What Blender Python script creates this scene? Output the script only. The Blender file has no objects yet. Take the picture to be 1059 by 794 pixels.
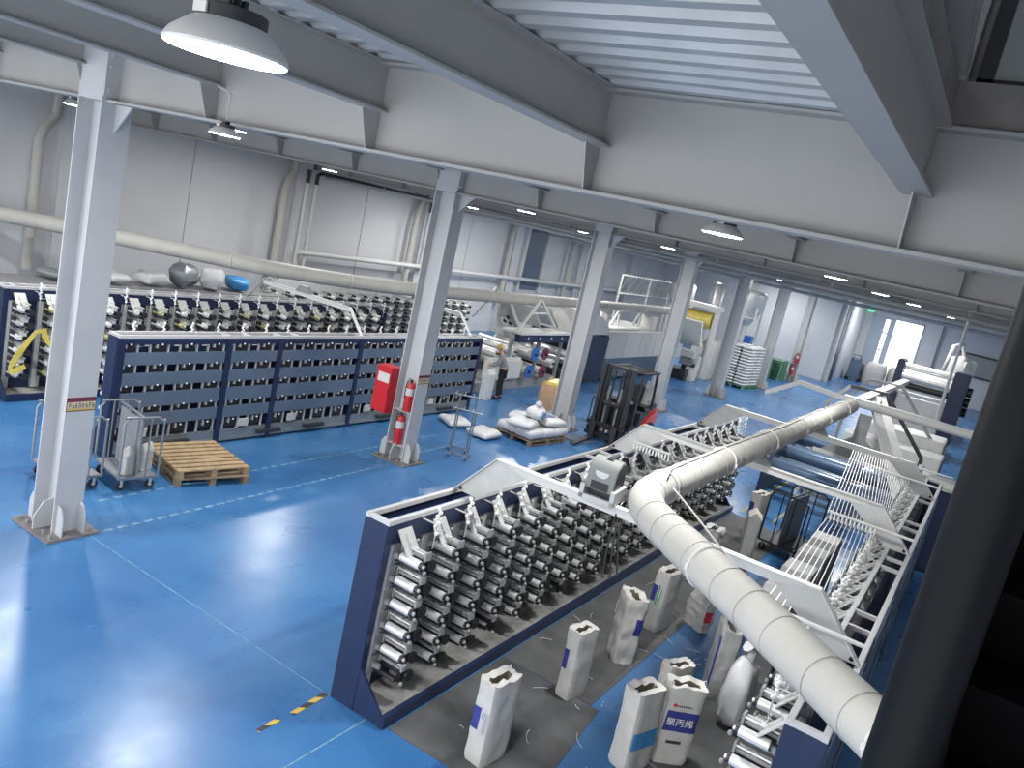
import bpy, bmesh, math, random
from mathutils import Vector, Matrix, noise
random.seed(7)
S = bpy.context.scene
COL = S.collection
PI = math.pi
def V(*a): return Vector(a)

# ------------------------------------------------------------------ materials
def new_mat(name, col, rough=.5, metal=0., spec=.5, bump=0., bscale=40., var=0., vscale=3., emit=None, estr=0., coat=0.):
    m = bpy.data.materials.new(name); m.use_nodes = True
    nt = m.node_tree; b = nt.nodes['Principled BSDF']
    b.inputs['Base Color'].default_value = (*col, 1)
    b.inputs['Roughness'].default_value = rough
    b.inputs['Metallic'].default_value = metal
    b.inputs['Specular IOR Level'].default_value = spec
    b.inputs['Coat Weight'].default_value = coat
    tc = nt.nodes.new('ShaderNodeTexCoord')
    if var > 0:
        n = nt.nodes.new('ShaderNodeTexNoise'); n.inputs['Scale'].default_value = vscale; n.inputs['Detail'].default_value = 5
        nt.links.new(tc.outputs['Object'], n.inputs['Vector'])
        r = nt.nodes.new('ShaderNodeValToRGB')
        r.color_ramp.elements[0].position = .3; r.color_ramp.elements[1].position = .7
        r.color_ramp.elements[0].color = (*[c*(1-var) for c in col], 1)
        r.color_ramp.elements[1].color = (*[min(1, c*(1+var)) for c in col], 1)
        nt.links.new(n.outputs['Fac'], r.inputs['Fac']); nt.links.new(r.outputs['Color'], b.inputs['Base Color'])
    if bump > 0:
        n2 = nt.nodes.new('ShaderNodeTexNoise'); n2.inputs['Scale'].default_value = bscale
        nt.links.new(tc.outputs['Object'], n2.inputs['Vector'])
        bp = nt.nodes.new('ShaderNodeBump'); bp.inputs['Strength'].default_value = bump; bp.inputs['Distance'].default_value = .01
        nt.links.new(n2.outputs['Fac'], bp.inputs['Height']); nt.links.new(bp.outputs['Normal'], b.inputs['Normal'])
    if emit:
        b.inputs['Emission Color'].default_value = (*emit, 1); b.inputs['Emission Strength'].default_value = estr
    return m
M = {}
M['steel'] = new_mat('painted_steel', (.50,.51,.52), .45, var=.05, vscale=1.5)
M['beam'] = new_mat('beam_paint', (.36,.36,.35), .5, var=.06, vscale=.8)
M['deckm'] = new_mat('galvanised_deck', (.50,.51,.51), .4, metal=.2, var=.12, vscale=2)
M['wall'] = new_mat('wall_panel', (.58,.59,.61), .6, var=.04, vscale=.5)
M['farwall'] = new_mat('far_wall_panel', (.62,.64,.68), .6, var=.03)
M['white'] = new_mat('white_enamel', (.62,.62,.60), .4, var=.04)
M['rail'] = new_mat('white_rail_paint', (.52,.52,.53), .4, var=.05, vscale=6)
M['navy'] = new_mat('navy_enamel', (.013,.023,.066), .38, var=.12, vscale=4)
M['panel'] = new_mat('slate_blue_panel', (.105,.145,.205), .25, var=.08, vscale=1.2)
M['dark'] = new_mat('dark_steel', (.03,.032,.037), .45, var=.2, vscale=8)
M['black'] = new_mat('black_plastic', (.012,.012,.014), .4)
M['chrome'] = new_mat('bright_steel_roller', (.80,.80,.79), .30, metal=.35, var=.05, vscale=20)
M['alu'] = new_mat('machined_aluminium', (.62,.62,.61), .35, metal=.4, var=.15, vscale=15)
M['grey'] = new_mat('grey_metal', (.26,.265,.27), .45, var=.12, vscale=5)
M['lgrey'] = new_mat('light_grey_enamel', (.50,.51,.50), .45, var=.07, vscale=5)
M['mgrey'] = new_mat('galvanised_tube', (.28,.30,.32), .4, metal=.5)
M['dust'] = new_mat('dusty_tray', (.22,.22,.21), .8, var=.35, vscale=5, bump=.2)
M['cer'] = new_mat('ceramic', (.82,.82,.80), .3)
M['wrap'] = new_mat('duct_wrap', (.45,.44,.405), .65, var=.05, vscale=2, bump=.15, bscale=14)
M['wrapline'] = new_mat('duct_seam', (.40,.39,.37), .7)
M['sack'] = new_mat('woven_sack', (.52,.51,.485), .6, var=.08, vscale=6, bump=.35, bscale=22)
M['sackw'] = new_mat('white_film_sack', (.62,.63,.64), .4, var=.05, vscale=6, bump=.3, bscale=18)
M['print'] = new_mat('blue_print', (.035,.045,.24), .5)
M['printred'] = new_mat('red_print', (.6,.04,.06), .5)
M['printblk'] = new_mat('black_print', (.05,.05,.06), .5)
M['printgrn'] = new_mat('green_print', (.12,.34,.18), .5)
M['printgry'] = new_mat('grey_print', (.38,.38,.40), .5)
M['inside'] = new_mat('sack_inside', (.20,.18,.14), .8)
M['wood'] = new_mat('pallet_wood', (.40,.29,.165), .7, var=.25, vscale=7)
M['woodgr'] = new_mat('weathered_wood', (.26,.20,.14), .8, var=.3, vscale=7)
M['green'] = new_mat('green_plastic', (.10,.26,.15), .5)
M['red'] = new_mat('red_paint', (.55,.025,.035), .35)
M['orange'] = new_mat('orange_red_paint', (.62,.05,.03), .35)
M['blue'] = new_mat('blue_enamel', (.03,.13,.42), .35)
M['maroon'] = new_mat('maroon_enamel', (.16,.03,.05), .4)
M['yellow'] = new_mat('yellow_film', (.70,.56,.12), .4, var=.1, vscale=5)
M['olive'] = new_mat('yellowish_bobbin', (.50,.49,.24), .5)
M['jumbo'] = new_mat('tan_bulk_bag', (.60,.38,.22), .7, var=.08, vscale=6, bump=.5, bscale=9)
M['mat'] = new_mat('rubber_mat', (.075,.078,.08), .65, var=.35, vscale=2.2, bump=.2)
M['shirt'] = new_mat('grey_shirt', (.26,.26,.28), .8, var=.15, vscale=20)
M['trous'] = new_mat('black_cloth', (.015,.015,.018), .8)
M['skin'] = new_mat('skin', (.55,.30,.20), .5)
M['hair'] = new_mat('straw_hat', (.55,.42,.15), .8)
M['tape'] = new_mat('pp_tape', (.80,.81,.82), .35)
M['paintline'] = new_mat('worn_floor_line', (.16,.30,.42), .5, var=.45, vscale=12)
M['yline'] = new_mat('yellow_floor_line', (.42,.42,.16), .6)
M['sign'] = new_mat('sign_cream', (.62,.52,.36), .5)
M['lens'] = new_mat('lamp_lens', (.9,.9,.9), .4, emit=(.96,.97,1.0), estr=22.)
M['exit'] = new_mat('exit_sign', (.05,.5,.2), .4, emit=(.1,.9,.35), estr=1.2)
M['concrete'] = new_mat('concrete_edge', (.20,.185,.18), .85, var=.25, vscale=4, bump=.3)
M['post'] = new_mat('dark_rail_paint', (.004,.005,.007), .5, spec=.12)
M['stair'] = new_mat('dark_stair_plate', (.003,.003,.0035), .8, spec=.05)
M['glass'] = new_mat('frosted_pane', (.30,.33,.33), .3)
M['outside'] = new_mat('yard_concrete', (.62,.62,.60), .8)
M['curtain'] = new_mat('roller_door', (.42,.50,.60), .45)
M['bluefilm'] = new_mat('blue_print_film', (.05,.25,.55), .4)

# black/yellow hazard tape
def hazard():
    m = new_mat('hazard_tape', (.6,.45,.05), .5); nt = m.node_tree; b = nt.nodes['Principled BSDF']
    tc = nt.nodes.new('ShaderNodeTexCoord'); w = nt.nodes.new('ShaderNodeTexWave'); w.inputs['Scale'].default_value = 2.2
    w.bands_direction = 'DIAGONAL'
    r = nt.nodes.new('ShaderNodeValToRGB'); r.color_ramp.interpolation = 'CONSTANT'
    r.color_ramp.elements[0].color = (.03,.03,.03,1); r.color_ramp.elements[1].position = .5; r.color_ramp.elements[1].color = (.62,.42,.06,1)
    nt.links.new(tc.outputs['Object'], w.inputs['Vector']); nt.links.new(w.outputs['Fac'], r.inputs['Fac']); nt.links.new(r.outputs['Color'], b.inputs['Base Color'])
    return m
M['hazard'] = hazard()
M['sackd'] = new_mat('dirty_grey_sack', (.30,.305,.30), .6, var=.12, vscale=6, bump=.35, bscale=22)
M['slate'] = new_mat('slate_roller', (.16,.24,.36), .25, metal=.4)
M['bgrey'] = new_mat('blower_grey', (.21,.225,.215), .45)
# blue epoxy floor
def floor_mat():
    m = bpy.data.materials.new('blue_epoxy'); m.use_nodes = True; nt = m.node_tree; b = nt.nodes['Principled BSDF']
    L = nt.links.new
    tc = nt.nodes.new('ShaderNodeTexCoord')
    n = nt.nodes.new('ShaderNodeTexNoise'); n.inputs['Scale'].default_value = .45; n.inputs['Detail'].default_value = 8; n.inputs['Roughness'].default_value = .65
    L(tc.outputs['Object'], n.inputs['Vector'])
    r = nt.nodes.new('ShaderNodeValToRGB')
    r.color_ramp.elements[0].position = .3; r.color_ramp.elements[0].color = (.026,.120,.315,1)
    r.color_ramp.elements[1].position = .72; r.color_ramp.elements[1].color = (.060,.200,.42,1)
    L(n.outputs['Fac'], r.inputs['Fac']); 
    n3 = nt.nodes.new('ShaderNodeTexNoise'); n3.inputs['Scale'].default_value = 5.; n3.inputs['Detail'].default_value = 8; n3.inputs['Roughness'].default_value = .7
    L(tc.outputs['Object'], n3.inputs['Vector'])
    r3 = nt.nodes.new('ShaderNodeValToRGB'); r3.color_ramp.elements[0].position = .62; r3.color_ramp.elements[1].position = .82
    r3.color_ramp.elements[0].color = (0,0,0,1); r3.color_ramp.elements[1].color = (.35,.35,.35,1)
    L(n3.outputs['Fac'], r3.inputs['Fac'])
    mx = nt.nodes.new('ShaderNodeMixRGB'); mx.inputs['Color2'].default_value = (.30,.40,.50,1)
    L(r3.outputs['Color'], mx.inputs['Fac']); L(r.outputs['Color'], mx.inputs['Color1']); L(mx.outputs['Color'], b.inputs['Base Color'])
    n2 = nt.nodes.new('ShaderNodeTexNoise'); n2.inputs['Scale'].default_value = 1.1; n2.inputs['Detail'].default_value = 7
    L(tc.outputs['Object'], n2.inputs['Vector'])
    mr = nt.nodes.new('ShaderNodeMapRange'); mr.inputs['To Min'].default_value = .17; mr.inputs['To Max'].default_value = .42
    L(n2.outputs['Fac'], mr.inputs['Value']); L(mr.outputs['Result'], b.inputs['Roughness'])
    bp = nt.nodes.new('ShaderNodeBump'); bp.inputs['Strength'].default_value = .10; bp.inputs['Distance'].default_value = .02
    n4 = nt.nodes.new('ShaderNodeTexNoise'); n4.inputs['Scale'].default_value = 3.5; n4.inputs['Detail'].default_value = 6
    L(tc.outputs['Object'], n4.inputs['Vector']); L(n4.outputs['Fac'], bp.inputs['Height']); L(bp.outputs['Normal'], b.inputs['Normal'])
    b.inputs['Specular IOR Level'].default_value = .6
    return m
M['floor'] = floor_mat()

# ------------------------------------------------------------------ mesh builder
class MB:
    def __init__(s): s.v = []; s.f = []; s.m = []; s.cur = 0
    def mat(s, i): s.cur = i; return s
    def add(s, vs, fs):
        o = len(s.v); s.v += [tuple(v) for v in vs]
        for f in fs: s.f.append(tuple(i+o for i in f)); s.m.append(s.cur)
        return s
    def box(s, x0, x1, y0, y1, z0, z1):
        return s.add([(x0,y0,z0),(x1,y0,z0),(x1,y1,z0),(x0,y1,z0),(x0,y0,z1),(x1,y0,z1),(x1,y1,z1),(x0,y1,z1)],
                     [(0,3,2,1),(4,5,6,7),(0,1,5,4),(1,2,6,5),(2,3,7,6),(3,0,4,7)])
    def obox(s, c, size, rot):
        h = Vector(size)/2; R = rot.to_3x3() if hasattr(rot, 'to_3x3') else rot
        vs = [Vector(c)+R@Vector((sx*h.x,sy*h.y,sz*h.z)) for sz in (-1,1) for sx,sy in ((-1,-1),(1,-1),(1,1),(-1,1))]
        return s.add(vs, [(0,3,2,1),(4,5,6,7),(0,1,5,4),(1,2,6,5),(2,3,7,6),(3,0,4,7)])
    def bar(s, p0, p1, w, h, up=(0,0,1)):
        p0 = Vector(p0); p1 = Vector(p1); d = (p1-p0); L = d.length; d.normalize()
        u = Vector(up); sd = d.cross(u)
        if sd.length < 1e-4: sd = d.cross(Vector((1,0,0)))
        sd.normalize(); u = sd.cross(d)
        R = Matrix((d, sd, u)).transposed()
        return s.obox((p0+p1)/2, (L, w, h), R)
    def cyl(s, p0, p1, r0, r1=None, n=12, caps=True):
        r1 = r0 if r1 is None else r1
        p0 = Vector(p0); p1 = Vector(p1); d = (p1-p0).normalized()
        a = d.orthogonal().normalized(); b = d.cross(a)
        vs = []
        for p, r in ((p0,r0),(p1,r1)):
            for k in range(n):
                t = 2*PI*k/n; vs.append(p+a*(r*math.cos(t))+b*(r*math.sin(t)))
        fs = [(k,(k+1)%n,n+(k+1)%n,n+k) for k in range(n)]
        if caps: fs += [tuple(range(n-1,-1,-1)), tuple(range(n,2*n))]
        return s.add(vs, fs)
    def tube(s, pts, r, n=8, closed=False):
        pts = [Vector(p) for p in pts]; N = len(pts)
        rr = r if isinstance(r, (list,tuple)) else [r]*N
        T = []
        for i in range(N):
            if closed: t = pts[(i+1)%N]-pts[i-1]
            else: t = pts[min(i+1,N-1)]-pts[max(i-1,0)]
            T.append(t.normalized())
        a = T[0].orthogonal().normalized(); vs = []
        for i in range(N):
            a = (a - T[i]*a.dot(T[i]));
            a = a.normalized() if a.length > 1e-6 else T[i].orthogonal().normalized()
            b = T[i].cross(a)
            for k in range(n):
                t = 2*PI*k/n; vs.append(pts[i]+a*(rr[i]*math.cos(t))+b*(rr[i]*math.sin(t)))
        fs = []
        for i in range(N if closed else N-1):
            j = (i+1)%N
            for k in range(n): fs.append((i*n+k, i*n+(k+1)%n, j*n+(k+1)%n, j*n+k))
        if not closed: fs += [tuple(range(n-1,-1,-1)), tuple((N-1)*n+k for k in range(n))]
        return s.add(vs, fs)
    def prism(s, poly, vec):
        P = [Vector(p) for p in poly]; e = Vector(vec); n = len(P)
        vs = P+[p+e for p in P]
        return s.add(vs, [tuple(range(n-1,-1,-1)), tuple(range(n,2*n))]+[(k,(k+1)%n,n+(k+1)%n,n+k) for k in range(n)])
    def lathe(s, prof, c, n=20, cap=True):
        c = Vector(c); vs = []
        for r, z in prof:
            for k in range(n):
                t = 2*PI*k/n; vs.append(c+Vector((r*math.cos(t), r*math.sin(t), z)))
        fs = []
        for i in range(len(prof)-1):
            for k in range(n): fs.append((i*n+k, i*n+(k+1)%n, (i+1)*n+(k+1)%n, (i+1)*n+k))
        if cap: fs += [tuple(range(n-1,-1,-1)), tuple((len(prof)-1)*n+k for k in range(n))]
        return s.add(vs, fs)
    def ball(s, c, r, n=8, m=5):
        r = r if isinstance(r, (tuple,list)) else (r,r,r); c = Vector(c); vs = [c+Vector((0,0,-r[2]))]; fs = []
        for i in range(1, m):
            p = -PI/2+PI*i/m
            for k in range(n):
                t = 2*PI*k/n; vs.append(c+Vector((r[0]*math.cos(p)*math.cos(t), r[1]*math.cos(p)*math.sin(t), r[2]*math.sin(p))))
        vs.append(c+Vector((0,0,r[2]))); top = len(vs)-1
        for k in range(n): fs.append((0, 1+(k+1)%n, 1+k)); fs.append((top, 1+(m-2)*n+k, 1+(m-2)*n+(k+1)%n))
        for i in range(m-2):
            for k in range(n): fs.append((1+i*n+k, 1+i*n+(k+1)%n, 1+(i+1)*n+(k+1)%n, 1+(i+1)*n+k))
        return s.add(vs, fs)
    def mesh(s, name, mats, bevel=0):
        me = bpy.data.meshes.new(name); me.from_pydata(s.v, [], s.f)
        for mm in (mats if isinstance(mats, list) else [mats]): me.materials.append(mm)
        me.polygons.foreach_set('material_index', s.m)
        bm = bmesh.new(); bm.from_mesh(me); bmesh.ops.recalc_face_normals(bm, faces=bm.faces)
        if bevel: bmesh.ops.bevel(bm, geom=[e for e in bm.edges if len(e.link_faces) == 2 and e.calc_face_angle(0) > .6], offset=bevel, segments=2, affect='EDGES', clamp_overlap=True)
        bm.to_mesh(me); bm.free()
        me.polygons.foreach_set('use_smooth', [True]*len(me.polygons)); me.set_sharp_from_angle(angle=math.radians(38))
        return me
    def build(s, name, mats, parent=None, loc=None, bevel=0):
        if loc is not None:
            l = Vector(loc); s.v = [tuple(Vector(v)-l) for v in s.v]
        o = bpy.data.objects.new(name, s.mesh(name, mats, bevel)); COL.objects.link(o)
        if loc is not None: o.location = loc
        if parent: o.parent = parent
        return o
def tag(o, label, cat, group=None, kind=None):
    o['label'] = label; o['category'] = cat
    if group: o['group'] = group
    if kind: o['kind'] = kind
    return o
def thing(name, label, cat, loc=(0,0,0), rz=0, group=None):
    o = bpy.data.objects.new(name, None); COL.objects.link(o); o.location = loc; o.rotation_euler = (0,0,rz)
    o.empty_display_size = .2
    return tag(o, label, cat, group)
def struct(name, mb, mat, label, cat):
    o = mb.build(name, mat); o['kind'] = 'structure'; return tag(o, label, cat)
def kids(o): return [c for c in bpy.data.objects if c.parent == o]
def copy_part(o, parent, loc=None):
    c = o.copy(); COL.objects.link(c); c.parent = parent
    if loc is not None: c.location = loc
    for k in KIDS.get(o.name, []):
        d = k.copy(); COL.objects.link(d); d.parent = c
    return c
KIDS = {}
def copy_thing(o, loc, rz=None, label=None, group=None):
    c = o.copy(); COL.objects.link(c); c.location = loc
    if rz is not None: c.rotation_euler = (0,0,rz)
    if label: c['label'] = label
    if group: c['group'] = group
    for k in KIDS[o.name]:
        d = k.copy(); COL.objects.link(d); d.parent = c
        for g in KIDS.get(k.name, []):
            e = g.copy(); COL.objects.link(e); e.parent = d
    return c
def remember(o):
    KIDS[o.name] = kids(o)
    for k in KIDS[o.name]: KIDS[k.name] = kids(k)
def ordinal(i): return ['first','second','third','fourth','fifth','sixth','seventh','eighth','ninth','tenth','eleventh','twelfth','thirteenth','fourteenth','fifteenth'][i]

# ------------------------------------------------------------------ camera
H = 5.4
cam = bpy.data.cameras.new('camera'); co = bpy.data.objects.new('camera', cam); COL.objects.link(co)
r = Vector((.52569864,-.82264061,.21657186)); d = Vector((-.04851529,-.28316872,-.95784223)); f = Vector((.84928629,.49302931,-.18877206))
R3 = Matrix((r, -d, -f)).transposed()
co.matrix_world = Matrix.Translation((0,0,H)) @ R3.to_4x4()
cam.sensor_width = 36; cam.lens = 36*828.16/1059; cam.clip_start = .05; cam.clip_end = 300
S.camera = co

# ------------------------------------------------------------------ setting
CX = [6.05+7.4*k for k in range(8)]
CY = 10.2
b = MB(); b.box(-3, 66, -2.6, 22.1, -.15, 0); struct('floor', b, M['floor'], 'glossy blue epoxy factory floor', 'floor')
b = MB(); b.box(-3, 56.3, 22, 22.2, 0, 7.2)
struct('wall_left', b, M['wall'], 'long pale grey panel wall behind the far winder rows', 'wall')
b = MB(); b.box(-3, 66, -2.8, -2.6, 0, 7.2); struct('wall_right', b, M['wall'], 'pale grey wall behind the dark stair', 'wall')
# far wall with lobby recess and the big doorway
b = MB(); b.box(56.0, 56.3, 9.45, 22, 0, 7.2)
struct('wall_far', b, M['farwall'], 'pale far wall left of the doorway lobby', 'wall')
b = MB(); b.box(56.3, 65.5, 9.3, 9.45, 0, 7.2); struct('wall_lobby', b, M['farwall'], 'side wall of the doorway lobby', 'wall')
b = MB(); b.box(65.5, 65.8, 8.75, 9.45, 0, 7.2); b.box(65.5, 65.8, -2.6, 5.15, 0, 7.2); b.box(65.5, 65.8, 5.15, 8.75, 5.0, 7.2)
struct('wall_end', b, M['farwall'], 'end wall around the bright open doorway', 'wall')
b = MB(); b.box(65.45, 65.9, 8.65, 8.75, 0, 5.0); b.box(65.45, 65.9, 5.15, 5.25, 0, 5.0); b.box(65.45, 65.9, 5.15, 8.75, 4.9, 5.0)
struct('trim_1', b, M['curtain'], 'frame of the open doorway', 'door frame')
b = MB(); b.box(65.8, 110, -25, 45, -.2, -.02); struct('floor_yard', b, M['outside'], 'sunlit concrete yard outside the doorway', 'yard')
# sliding door leaf half open, glazed with a lattice
t = thing('sliding_door_leaf', 'pale blue sliding door leaf half closing the bright doorway', 'door', (65.4, 7.9, 0))
b = MB()
for y in (-.75, -.05, .7): b.box(-.03, .03, y-.05, y+.05, 0, 4.9)
for z in (.05, 1.2, 2.5, 3.8, 4.85): b.box(-.025, .025, -.75, .7, z-.05, z+.05)
b.build('leaf_frame', M['curtain'], t)
b = MB(); b.box(-.01, .01, -.75, .7, 0, 1.2); b.build('leaf_panel', M['panel'], t)
b = MB(); b.box(-.012,.012,-.05,.7,1.2,4.85); b.build('leaf_panel', M['curtain'], t)
b = MB(); b.box(-.012,.012,-.75,-.4,1.2,4.85); b.build('leaf_panel', M['curtain'], t)
# lobby side: dark blue roller strip with pale guides
for i, (x0, x1, mm, nm, lb) in enumerate([(57.0, 58.1, 'navy', 'door_panel', 'dark blue folded door panel on the lobby side wall'),
                                          (58.4, 59.2, 'curtain', 'door_panel', 'pale blue folded door panel beside the dark one'), (56.2, 56.8, 'white', 'door_guide', 'white vertical door guide at the lobby corner')]):
    b = MB(); b.box(x0, x1, 9.16, 9.297, 0, 5.6)
    for z in (1., 2., 3., 4., 5.): b.box(x0+.02, x1-.02, 9.14, 9.16, z, z+.04)
    tag(b.build(nm, M[mm], loc=(x0, 9.2, 0)), lb, 'door panel')
# wall seams / pilasters on the left wall
px = [12.2, 20.2, 27.5, 34.9, 42.3, 49.6]
for i, x in enumerate(px):
    b = MB(); b.box(x-.28, x+.28, 21.72, 22, 0, 6.6); b.box(x-.34, x+.34, 21.69, 21.72, 0, 6.6)
    struct('trim_%d' % (i+2), b, M['wall'], 'pale pilaster on the long wall, %s from the left' % ordinal(i), 'pilaster')
b = MB()
for x in (9.6, 16., 23.8, 31., 38.5, 45.8, 52.5): b.box(x-.006, x+.006, 21.985, 22, 0, 6.6)
struct('trim_10', b, M['grey'], 'panel joints in the long wall', 'trim')
# low dark window band high on wall (bay at x 37..41)
b = MB(); b.box(36.2, 38.0, 21.93, 22, 2.3, 5.6); struct('window_1', b, M['panel'], 'tall dark window in the long wall', 'window')
b = MB()
for x in (35.9, 38.1): b.box(x, x+.25, 21.85, 22, 2.2, 5.7)
struct('trim_11', b, M['white'], 'white jambs of the tall wall window', 'trim')
# wrapped down pipes on the wall
for i, x in enumerate([11.2, 19.3, 26.4, 34.0, 40.4]):
    b = MB(); b.tube([(x,21.55,1.6),(x,21.55,4.9),(x+.12,21.6,5.25),(x+.45,21.7,5.6),(x+.5,21.7,6.4)], .125, 10)
    tag(b.build('wall_pipe', M['wrap'], loc=(x,21.55,1.6)), 'wrapped vertical pipe on the long wall beside the %s pilaster from the left' % ordinal(i), 'pipe')
t = thing('wall_conduit', 'pair of thin white conduits with dark upper run from second to third pilaster', 'conduit', (20.2, 21.5, 0))
for x_, z0_, z1_ in ((0,1.8,5.3),(.42,1.8,5.3),(7.0,2.6,5.2)): b = MB(); b.cyl((x_,0,z0_),(x_,0,z1_),.06); b.build('white_riser', M['white'], t)
b = MB(); b.tube([(0,0,5.3),(0,0,5.75)],.075); b.tube([(.42,0,5.3),(.42,0,5.62),(.6,0,5.72),(6.8,0,5.72),(7.0,0,5.55),(7.0,0,5.2)],.075); b.build('dark_run', M['dark'], t)

# ceiling: corrugated deck, ribs running across
def deck(x0, x1, y0, y1, z):
    b = MB(); P = .28; prof = []
    x = x0
    while x < x1: prof += [(x,z),(x+.10,z),(x+.14,z+.07),(x+.24,z+.07)]; x += P
    vs = []; fs = []
    for px_, pz in prof: vs += [(px_,y0,pz),(px_,y1,pz)]
    for i in range(len(prof)-1): fs.append((2*i,2*i+1,2*i+3,2*i+2))
    b.add(vs, fs); n = len(prof)
    b.box(x0, x1, y0, y1, z+.10, z+.2)
    return b
struct('ceiling', deck(-1.2, 56, .78, 22, 6.63), M['deckm'], 'corrugated metal deck ceiling', 'ceiling')
struct('ceiling_stairwell', deck(6.1, 66, -2.6, .78, 6.63), M['deckm'], 'corrugated metal deck beyond the stair opening', 'ceiling')
b = MB(); b.box(56, 66, .78, 9.45, 6.63, 6.8); struct('ceiling_lobby', b, M['farwall'], 'lobby ceiling', 'ceiling')
# upper floor: slab edge + dark glazed screen over the stair opening
b = MB(); b.box(5.98, 6.3, -2.6, .74, 6.64, 6.92); struct('trim_12', b, M['concrete'], 'rough concrete slab edge at the stair opening', 'slab edge')
b = MB(); b.box(-1.2, 5.98, .72, .84, 6.66, 6.9); struct('trim_13', b, M['concrete'], 'rough concrete slab edge along the stair opening', 'slab edge')
t = thing('window_screen', 'dark framed glazed screen above the concrete slab edge', 'window', (6.2, 0, 6.92))
b = MB()
for y in (.60, -.9, -2.4): b.box(-.04, .04, y-.05, y+.05, 0, 1.9)
b.box(-.04, .04, -2.5, .65, .0, .07); b.box(-.04, .04, -2.5, .65, 1.85, 1.95); b.build('screen_frame', M['dark'], t)
b = MB(); b.box(-.01, .01, -2.4, .6, .05, 1.9); b.build('pane', M['glass'], t)
b = MB(); b.box(-3, 8, -2.6, 3, 8.9, 9.0); struct('ceiling_upper', b, M['wall'], 'upper floor soffit added to shut out skylight', 'ceiling')  # added cover that stops skylight falling into the stair opening
b = MB(); b.box(6.5, 6.6, -2.6, 3, 6.9, 9); b.box(6.3,6.5,.72,.86,6.9,9); b.box(-3,8,-2.75,-2.6,7.2,9); b.box(-3.1,-3,-2.7,3.1,5.6,9); b.box(-3,-1.2,.72,3,5.6,6.9); b.box(-3,6.5,.86,1.0,6.9,9); struct('wall_upper', b, M['wall'], 'upper floor wall added to keep daylight out of the stair opening', 'wall')  # walls added upstairs to block daylight and keep the opening dark
t = thing('upper_brace', 'dark slanted roof brace left of the glazed screen', 'brace', (5.6, .74, 6.95))
b = MB(); b.bar((-2.5,.12,1.6),(.3,0,0.02),.12,.12); b.bar((-2.5,-.2,1.75),(.3,-.02,.02),.05,.05); b.build('brace_bar', M['grey'], t)

# ------------------------------------------------------------------ steel frame
def make_column(i):
    x = CX[i]
    where = ['nearest at the left, standing alone before the slat-sided carts', 'carrying the red cabinet and two extinguishers', 'right behind the white sack pallet',
             'behind the forklift', 'before the wrapped stack of white sacks', 'just behind the wrapped stack of white sacks', 'beside the green pallets with red extinguishers', 'by the far wall'][i]
    t = thing('steel_column', 'grey steel H column, '+where, 'column', (x, CY, 0))
    b = MB()
    for s in (-1,1): b.box(-.2, .2, s*.25-.011, s*.25+.011, .03, 6.62)
    b.build('flange', M['steel'], t)
    b = MB(); b.box(-.01, .01, -.24, .24, .03, 6.62); b.build('web', M['steel'], t)
    b = MB(); b.box(-.36, .36, -.46, .46, 0, .035); b.build('base_plate', M['concrete'], t)
    for s in (-1,1):
        for u in (-.15, .15):
            b = MB(); y0 = s*.262; y1 = s*.42
            b.prism([(u-.01,y0,.035),(u-.01,y1,.035),(u-.01,y1,.3),(u-.01,s*.36,.42),(u-.01,y0,.46)], (.02,0,0)); b.build('stiffener', M['steel'], t)
    for s in (-1,1):
        b = MB(); b.prism([(s*.01,-.01,.035),(s*.32,-.01,.035),(s*.32,-.01,.22),(s*.2,-.01,.42),(s*.01,-.01,.46)], (0,.02,0)); b.build('stiffener', M['steel'], t)
    b = MB()
    for sx in (-.28, .28):
        for sy in (-.38, -.2, .2, .38): b.cyl((sx,sy,.035),(sx,sy,.09),.025,n=6)
    b.build('anchor_bolt', M['grey'], t)
    b = MB()
    for s in (-1,1): b.box(*sorted((s*.19,s*.2)),-.24,.24,5.79,6.6)
    b.build('cap_plate', M['steel'], t)
    # bolted end plate under the beam + knee bracket
    b = MB(); b.box(-.2, .2, -.29, -.262, 5.85, 6.55)
    for k in range(5):
        for sx in (-.14,.14): b.cyl((sx,-.29,5.92+.14*k),(sx,-.31,5.92+.14*k),.018,n=6)
    b.build('end_plate', M['steel'], t)
    b = MB(); b.prism([(-.012,-.262,5.78),(-.012,-.6,5.78),(-.012,-.262,5.42)], (.024,0,0)); b.build('knee_bracket', M['steel'], t)
    return t
cols = [make_column(i) for i in range(7)]
def col_sign(x, label):
    t = thing('column_sign', label, 'sign', (x, CY-.262, 1.78))
    b = MB(); b.box(-.2,.2,-.006,0,-.0,.19); b.build('sign_back', M['maroon'], t)
    b = MB(); b.box(-.19,.19,-.009,-.006,.035,.13); b.build('sign_band', M['sign'], t)
    b = MB(); rr = random.Random(3)
    for k in range(8):
        u = -.165+k*.045
        b.box(u, u+.008, -.011,-.009,.05,.115)
        z = .05 if k%3 else .105
        b.box(u, u+.026, -.011,-.009,z,z+.010)
        if k%2: b.box(u+.018, u+.026,-.011,-.009,.05,.09)
        else: b.box(u, u+.026,-.011,-.009,.078,.088)
    b.build('sign_marks', M['printblk'], t)
    b = MB(); b.box(-.19,.19,-.009,-.006,.015,.030); b.build('sign_stripe', M['yellow'], t)
col_sign(CX[0], 'small maroon and cream sign on the nearest left column')
col_sign(CX[1], 'small maroon and cream sign on the column with extinguishers')

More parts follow.
